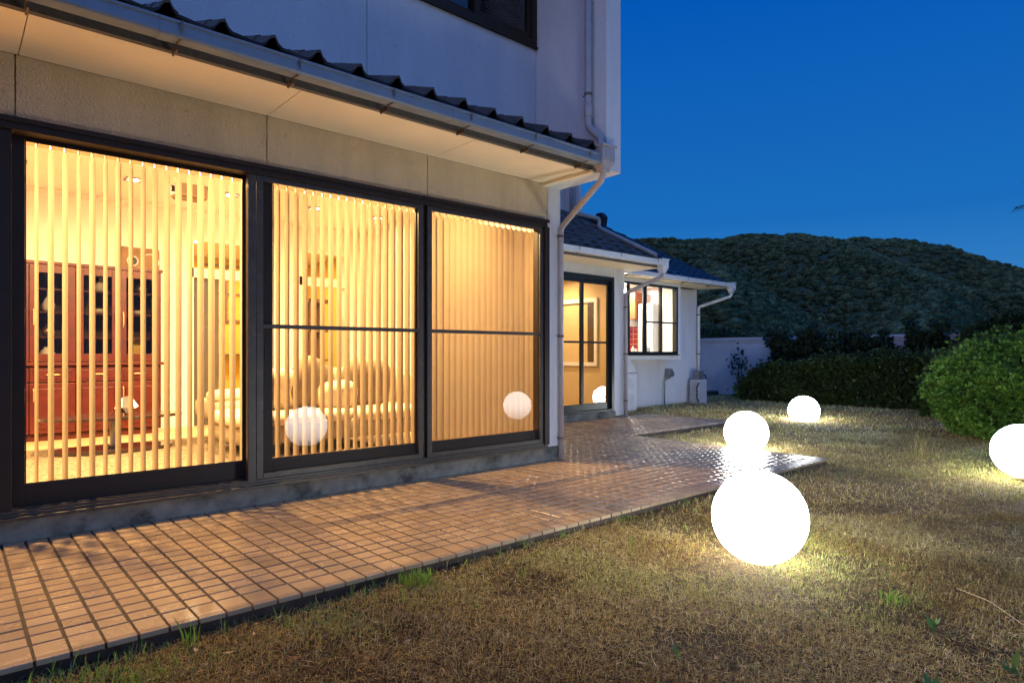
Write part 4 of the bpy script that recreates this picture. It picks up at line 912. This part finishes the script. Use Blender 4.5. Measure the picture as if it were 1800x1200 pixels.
# long clipped hedge in front of the wall
def hedge(name, x0, x1, y0, y1, ztop, ns, size, dark, light, lab, off=0, sl=None, per=5):
    cx, cy = (x0 + x1) / 2, (y0 + y1) / 2
    t = thing(name, lab, 'hedge', (cx, cy, LZ)); h = ztop - LZ
    v = RNG.random(ns); s = RNG.random(ns); yy = y0 + (y1 - y0) * v
    # rounded cross section, front face towards -x, plus the top and the ends
    th = s * math.pi * .62; e = .45
    rx = (x1 - x0) / 2; X = cx - rx * np.cos(th * 1.0) ** 1 * 1.0; sg = np.abs(np.sin(th)) ** e
    top = ztop if sl is None else sl(yy)
    endf = np.clip(np.minimum(yy - y0, y1 - yy) / 1.0, 0, 1); endf = np.sqrt(1 - (1 - endf) ** 2)
    Z = LZ + (top - LZ) * sg * (.25 + .75 * endf)
    low = RNG.random(ns) < .45
    Z = np.where(low, LZ + (Z - LZ) * RNG.random(ns), Z); X = np.where(low, x0 + rx * (1 - endf) * .6 + RNG.random(ns) * .08, X)
    nr = np.stack([np.where(low, -1, -np.cos(th)), (yy > y1 - .5) * .8 - (yy < y0 + .5) * .8, np.where(low, .25, np.sin(th))], -1)
    p = np.stack([X, yy, Z], -1); p = p + nr * (lump(p, 2.2, .10, off) + lump(p, 8, .05, off + 1))[:, None] - nr * RNG.random((ns, 1)) * .14 + nr * ((RNG.random((ns, 1)) < .05) * RNG.uniform(.03, .16, (ns, 1)))
    k = np.clip((lump(p, 3, 1, off + 2) + 1) / 2 * .5 + RNG.random(ns) * .5, 0, 1)
    V, F, tn = leaf_cloud(p, nr, size, tone_mix(ns, dark, light, k), per)
    V[:, 2] = np.maximum(V[:, 2], LZ + .005)
    o = link('foliage', np_mesh('foliage', V - np.array([cx, cy, LZ]), F, LEAF, tn), t)
    zt = ztop if sl is None else float(np.min(sl(np.linspace(y0, y1, 9))))
    obj('dark_core', MB().box(-rx * .75, rx * .8, -(y1 - y0) / 2 + .45, (y1 - y0) / 2 - .45, 0, (zt - LZ) * .84), mat('core_shade', (.02, .022, .012), .95), t, bevel=.15)  # solid core against see-through, coloured dark like the shade inside the hedge
    return t
hedge('long_hedge', 13.55, 14.75, 1.2, 7.62, .92, 15000, .075, (.018, .035, .010), (.09, .13, .035), 'long dark rounded hedge across the end of the lawn', 5, lambda y: .76 + (7.6 - y) * .075)
hedge('side_hedge', 11.9, 13.3, -1.2, 3.5, 1.25, 9000, .07, (.02, .045, .010), (.11, .16, .035), 'taller hedge rising behind the round bush', 9, lambda y: 1.30 + (2.9 - y) * .02)
hedge('wall_hedge', 14.3, 15.2, -3.0, 3.8, 1.75, 6000, .09, (.012, .03, .010), (.05, .08, .025), 'high dark hedge top in front of the garden wall at the far right', 13, lambda y: 1.68 + (3.8 - y) * .03)
def shrub(x, y, h, wd, lab, nb=16, nl=330, size=.075, seed=0, grp='shrubs along the garden wall', up=.5, cat='shrub'):
    rs = random.Random(seed); t = thing('wall_shrub', lab, cat, (x, y, LZ), 0, grp); b = MB(); ends = []
    for k in range(nb):
        a = rs.uniform(0, 6.28); r_ = wd * rs.uniform(.3, 1); hh = h * rs.uniform(.55, 1)
        p = [(0.03 * math.cos(a), .03 * math.sin(a), 0), (r_ * .35 * math.cos(a), r_ * .35 * math.sin(a), hh * .45), (r_ * .7 * math.cos(a + .3), r_ * .7 * math.sin(a + .3), hh * .8), (r_ * math.cos(a + .2), r_ * math.sin(a + .2), hh)]
        b.tube(p, [.012, .009, .006, .003], 5)
        for _ in range(nl // nb):
            s = rs.uniform(up, 1); q = Vector(p[1]).lerp(Vector(p[3]), max(0, (s - .45) / .55)); ends.append(q + Vector((rs.gauss(0, .06), rs.gauss(0, .06), rs.gauss(0, .05))))
    obj('stem', b, TWIG, t)
    P_ = np.array([e[:] for e in ends]); nr = RNG.normal(0, 1, P_.shape) + np.array([0, 0, .6]); nr /= np.linalg.norm(nr, axis=1, keepdims=True)
    V, F, tn = leaf_cloud(P_, nr, size, tone_mix(len(P_), (.010, .022, .008), (.035, .055, .02)), 5, .9)
    link('foliage', np_mesh('foliage', V, F, LEAF, tn), t)
shrub(15.05, 8.35, 1.45, .28, 'slender bare stemmed shrub with a leafy top by the pale wall', 7, 60, .07, 3, None, .55)
for i, (y, h, wd, lab) in enumerate([(7.05, 1.66, .46, 'dark shrub just right of the wall pier'), (6.45, 1.66, .48, 'second dark shrub right of the wall pier'), (5.85, 1.60, .46, 'loose dark shrub in the middle of the wall row'), (5.20, 1.64, .42, 'narrow upright dark shrub near the exposed bit of wall'), (4.25, 1.80, .55, 'dense dark shrub between exposed wall and high hedge')]):
    shrub(14.95, y, h, wd, lab, 24, 1900, .10, 10 + i, up=.15)
# tree tops just beyond the wall
for i, (x, y, z, r, lab) in enumerate([(22, 13.5, .6, (2.2, 2.2, 1.3), 'pale green bushy tree beyond the wall by the shed'), (24, 9.2, .3, (2.4, 2.8, 1.3), 'dark low tree beyond the middle of the garden wall'), (26, 2.5, .4, (3, 3, 1.6), 'broad dark tree beyond the right half of the wall')]):
    bush('garden_tree', (x, y, z), r, 3500, .16, (.015, .03, .012), (.06, .085, .03), lab, 'tree', 20 + i, 'trees beyond the garden wall', 4)
# palm whose leaf tip reaches in at the right edge
palm = thing('palm_tree', 'palm tree mostly outside the right edge, one dark frond tip showing', 'palm', (12.30, 1.38, LZ))
obj('trunk', MB().tube([(0, 0, 0), (.03, 0, 1.5), (0, .02, 3.02)], [.09, .07, .06], 12), TWIG, palm)
cols = []
def frond(a, lift, ln):
    b = MB(); pts = [Vector((math.cos(a) * ln * t_, math.sin(a) * ln * t_, 3.08 + lift * t_ * 1.2 - .9 * t_ * t_ * ln * .5)) for t_ in [i / 8 for i in range(9)]]
    b.tube(pts, [.012 - .001 * i for i in range(9)], 5)
    sd_ = Vector((-math.sin(a), math.cos(a), 0))
    for i in range(1, 9):
        for q in (0, .5):
            p = pts[i - 1].lerp(pts[i], q); dr = (pts[i] - pts[i - 1]).normalized()
            for s in (-1, 1):
                tip = p + (sd_ * s * .8 + dr * .7).normalized() * .34 * (1.1 - i / 14) - Vector((0, 0, .07)); wv = dr * .014
                b.add([p - wv, p + wv, tip], [(0, 1, 2)])
    return b
PALM = mat('palm_leaf', (.02, .035, .015), .5)
for k in range(12): obj('frond', frond(k * .5236 + .15, .5 + .25 * (k % 3), .80 + .1 * (k % 2)), PALM, palm)

# ------------------------------------------------------------------ grass
def on_patio(x, y, g=0.0):
    return ((x < 6.36 + g) & (y > 2.59 - g) & (y < 6.6)) | ((x < 8.92 + g) & (y > 4.94 - g) & (y < 7.2)) 
def on_house(x, y): return (y > 7.84) & (x < 12.34) | ((x < 8.24) & (y > 6.5)) | ((x < 4.5) & (y > 2.6))
GL = [(3.12, 1.625), (6.60, 3.59), (10.2, 4.57), (6.75, 1.20)]
def blades(name, n, zlo, zhi, ln, wd, flat):
    z = np.sqrt(RNG.uniform(zlo ** 2, zhi ** 2, n)); s = RNG.uniform(-.95, 1.25, n)
    x = z * (.6614 + .75 * s); y = z * (.75 - .6614 * s)
    green = fbm(x, y, .55, 4, 4) * .65 + fbm(x, y, 2.3, 8, 2) * .35
    green = green + .10 * np.exp(-((x - 2.4) ** 2 + (y - 2.1) ** 2) / .7) + .05 * (x > 5.5) - .05 * ((x - y * .9) > 2.6) * (x < 5)
    g = np.clip((green - .55) * 6, 0, 1)
    dens = np.clip(.72 + (fbm(x, y, 2.3, 21, 4) - .46) * 5.0 + g * .3 + .35 * (z > 4.5), .10, 1); bare = RNG.random(n) > (dens + .25) * 1.3; dens = np.maximum(dens, .50)
    keep = ~on_patio(x, y) & ~on_house(x, y) & (RNG.random(n) < dens) & (x < 15.3)
    for (a, b) in GL: keep &= (x - a) ** 2 + (y - b) ** 2 > .0035
    x, y, g, z, bare = x[keep], y[keep], g[keep], z[keep], bare[keep]; n = len(x)
    isg = RNG.random(n) < .09 + g * .60
    isg &= ~(bare & (RNG.random(n) < .8)); az_ = RNG.uniform(0, 2 * math.pi, n); tilt = np.where(isg, RNG.uniform(.15, 1.0, n), np.where(RNG.random(n) < flat, RNG.uniform(1.2, 1.62, n), RNG.uniform(.15, 1.15, n)))
    tilt = np.where(bare & ~isg, RNG.uniform(1.25, 1.6, n), tilt)
    Ls = ln * RNG.uniform(.45, 1.25, n) * np.where(isg, .8, 1.0); W = wd * RNG.uniform(.5, 1.5, n) * np.where(isg, 1.3, .8)
    d = np.stack([np.cos(az_) * np.sin(tilt), np.sin(az_) * np.sin(tilt), np.cos(tilt)], -1)
    sd_ = np.stack([-np.sin(az_), np.cos(az_), np.zeros(n)], -1); a2 = RNG.uniform(-.6, .6, n)[:, None]; sd_ = sd_ * np.cos(a2) + np.array([0, 0, 1]) * np.sin(a2)
    z0 = LZ + (fbm(x, y, .9, 3) - .5) * .03 + np.where(isg, 0, RNG.uniform(0, .014, n))
    p = np.stack([x, y, z0], -1); bend = np.stack([np.cos(az_), np.sin(az_), -.6 * np.ones(n)], -1) * (Ls * RNG.uniform(.05, .35, n))[:, None] + sd_ * (Ls * RNG.normal(0, .14, n))[:, None]
    mid = p + d * (Ls * .55)[:, None]; tip = p + d * Ls[:, None] + bend; tip[:, 2] = np.maximum(tip[:, 2], z0 + .002)
    w_ = sd_ * W[:, None] / 2
    V = np.stack([p - w_, p + w_, mid + w_ * .8, mid - w_ * .8, tip], 1).reshape(-1, 3); b0 = np.arange(n) * 5
    F = np.stack([np.stack([b0, b0 + 1, b0 + 2], -1), np.stack([b0, b0 + 2, b0 + 3], -1), np.stack([b0 + 3, b0 + 2, b0 + 4], -1)], 1).reshape(-1, 3)
    k = RNG.random((n, 1)); k2 = RNG.random((n, 1))
    straw = np.array([.66, .57, .22]) * k ** 1.3 + np.array([.22, .15, .055]) * (1 - k ** 1.3); straw = np.where(k2 < .18, np.array([.14, .08, .045]), straw); straw = np.where(k2 > .95, np.array([.70, .62, .42]), straw)
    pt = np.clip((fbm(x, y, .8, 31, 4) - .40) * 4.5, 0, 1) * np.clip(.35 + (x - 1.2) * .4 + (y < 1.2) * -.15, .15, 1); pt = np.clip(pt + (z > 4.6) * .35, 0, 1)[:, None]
    far_ = np.clip((x - 3.2) / 3, 0, 1)[:, None]  # far straw coloured brighter in place of lamp light reaching it
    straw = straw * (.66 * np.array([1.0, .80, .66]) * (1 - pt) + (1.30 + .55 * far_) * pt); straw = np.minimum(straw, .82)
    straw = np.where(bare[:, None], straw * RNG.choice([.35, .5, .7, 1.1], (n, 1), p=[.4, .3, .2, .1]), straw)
    grn = np.array([.26, .33, .08]) * k + np.array([.42, .40, .13]) * (1 - k)
    tn = np.where(isg[:, None], grn, straw); return V, F, np.repeat(tn, 5, 0)
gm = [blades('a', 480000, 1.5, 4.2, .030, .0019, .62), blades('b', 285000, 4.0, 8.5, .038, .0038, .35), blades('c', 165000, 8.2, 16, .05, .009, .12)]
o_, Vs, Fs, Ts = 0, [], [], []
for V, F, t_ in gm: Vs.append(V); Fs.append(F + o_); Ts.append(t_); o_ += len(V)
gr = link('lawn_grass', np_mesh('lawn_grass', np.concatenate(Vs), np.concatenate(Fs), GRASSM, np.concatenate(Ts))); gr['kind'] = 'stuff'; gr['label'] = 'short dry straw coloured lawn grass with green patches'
def tuft_geo(n, h, wd, rad, green=True, rs=random):
    V, F, T = [], [], []
    for i in range(n):
        a = rs.uniform(0, 6.28); x, y = rs.gauss(0, rad), rs.gauss(0, rad); L_ = h * rs.uniform(.5, 1.1); lean = rs.uniform(.05, .5); w2 = wd * rs.uniform(.7, 1.3) / 2; b = rs.uniform(0, 6.28); sx, sy = math.cos(b) * w2, math.sin(b) * w2
        k = len(V); cx, cy = math.cos(a), math.sin(a)
        for s, q in ((0, .8), (.4, 1), (.75, .7)):
            px_, py_, pz_ = x + cx * L_ * lean * s * s, y + cy * L_ * lean * s * s, L_ * s; V += [(px_ - sx * q, py_ - sy * q, pz_), (px_ + sx * q, py_ + sy * q, pz_)]
        V.append((x + cx * L_ * lean, y + cy * L_ * lean, L_ * .97)); V.append((x * .02, y * .02, -.01))
        F += [(k, k + 1, k + 3), (k, k + 3, k + 2), (k + 2, k + 3, k + 5), (k + 2, k + 5, k + 4), (k + 4, k + 5, k + 6), (7, k + 1, k)]
        g = rs.random(); c = (.12 + .10 * g, .26 + .06 * g, .03 + .02 * g) if green else (.30 + .1 * g, .24 + .08 * g, .10); T += [c] * 8
    return np.array(V), np.array(F), np.array(T)
# weeds standing along the edge of the paving
Vs, Fs, Ts, o_ = [], [], [], 0
for i in range(105):
    x = random.uniform(-.2, 3.4) if i < 85 else random.uniform(3.4, 6.3); y = 2.585 - abs(random.gauss(0, .05)) - (random.random() < .25) * random.uniform(0, .5)
    V, F, T = tuft_geo(random.randint(1, 4), random.uniform(.03, .085), .004, .010, random.random() < .72)
    V = V + np.array([x, y, LZ]); Vs.append(V); Fs.append(F + o_); Ts.append(T); o_ += len(V)
e = link('edge_weeds', np_mesh('edge_weeds', np.concatenate(Vs), np.concatenate(Fs), GRASSM, np.concatenate(Ts))); e['kind'] = 'stuff'
def tuft(name, x, y, n, h, wd, rad, lab, green=True):
    V, F, T = tuft_geo(n, h, wd, rad, green); t = link(name, np_mesh(name, V, F, GRASSM, T), None, (x, y, LZ)); tag(t, lab, 'grass tuft')
tuft('grass_tuft', 1.62, 2.50, 120, .07, .005, .05, 'dense green grass tuft at the paving edge below the middle pane')
tuft('grass_tuft', .66, 2.50, 8, .12, .006, .014, 'tall green weed beside the paving at the lower left')
tuft('grass_tuft', .42, 2.40, 110, .05, .004, .09, 'low mossy green clump at the lower left by the paving')
tuft('grass_tuft', 7.55, 2.15, 30, .26, .004, .05, 'tall dry grass stalks in front of the round bush', False)
tuft('grass_tuft', 3.02, .98, 50, .05, .004, .03, 'small bright green tuft right of the nearest globe lamp')
def weed(x, y, s, n, lab):
    V, F, T = [], [], []
    for i in range(n):
        a = i * 2.4 + random.uniform(-.3, .3); L_ = s * random.uniform(.6, 1.1); el_ = random.uniform(.4, 1.1); k = len(V); z = .25 * s * (i / n) * 2
        d_ = np.array([math.cos(a) * math.cos(el_), math.sin(a) * math.cos(el_), math.sin(el_)]); sd_ = np.array([-math.sin(a), math.cos(a), 0]) * L_ * .2; p = np.array([0, 0, z])
        V += [p, p + d_ * L_ * .45 + sd_, p + d_ * L_, p + d_ * L_ * .45 - sd_]; F.append((k, k + 1, k + 2, k + 3)); T += [(.05, .13, .03)] * 4
    t = link('broadleaf_weed', np_mesh('broadleaf_weed', V, F, LEAF, np.array(T)), None, (x, y, LZ)); tag(t, lab, 'weed')
def gp(u, y_):      # point on the lawn, u and y_ measured on the photograph
    z = 1128 * 1.055 / (y_ - 622); s = (u - 900) / 1128; return z * (.6614 + .75 * s), z * (.75 - .6614 * s)
weed(2.27, .62, .07, 5, 'pair of upright green leaves at the lower right of the lawn')
weed(2.10, .58, .06, 9, 'leafy green seedling in the bottom right corner of the lawn')
weed(*gp(1190, 1160), .05, 5, 'small green seedling in the bare lawn below the nearest globe')
weed(*gp(1640, 1110), .05, 6, 'tiny green seedling left of the lower right weeds')
weed(*gp(1780, 1190), .07, 8, 'dark green weed cut by the bottom right corner')
st = thing('straw_stem', 'long pale dry straw stem lying on the lawn at the lower right', 'straw', (*gp(1740, 1080), LZ))
a_, b_ = Vector((*gp(1683, 1054), 0)), Vector((*gp(1800, 1112), 0)); c_ = Vector((*gp(1740, 1080), 0))
obj('stem', MB().tube([a_ - c_ + Vector((0, 0, .05)), Vector((0, 0, .055)), b_ - c_ + Vector((0, 0, .03))], .0010, 5), mat('straw', (.5, .40, .24), .6), st)
# curled dead leaves and pale scraps scattered through the lawn
V, F, T = [], [], []
for i in range(90):
    x_, y_ = gp(random.uniform(250, 1800), random.uniform(840, 1195))
    if (y_ > 2.5 and x_ < 6.4): continue
    k = len(V); a = random.uniform(0, 6.28); L_ = random.uniform(.010, .026); W_ = L_ * random.uniform(.2, .45); c, s_ = math.cos(a), math.sin(a); z0 = LZ + random.uniform(.018, .032)
    for (p, q, h_) in ((-L_, 0, .004), (0, -W_, -.002), (L_, 0, .005), (0, W_, .003)): V.append((x_ + p * c - q * s_, y_ + p * s_ + q * c, z0 + h_))
    F.append((k, k + 1, k + 2, k + 3)); cc_ = random.choice([(.34, .24, .14), (.20, .10, .05), (.30, .25, .17), (.13, .08, .05)]); T += [cc_] * 4
fl = link('fallen_leaves', np_mesh('fallen_leaves', V, F, GRASSM, np.array(T))); fl['kind'] = 'stuff'
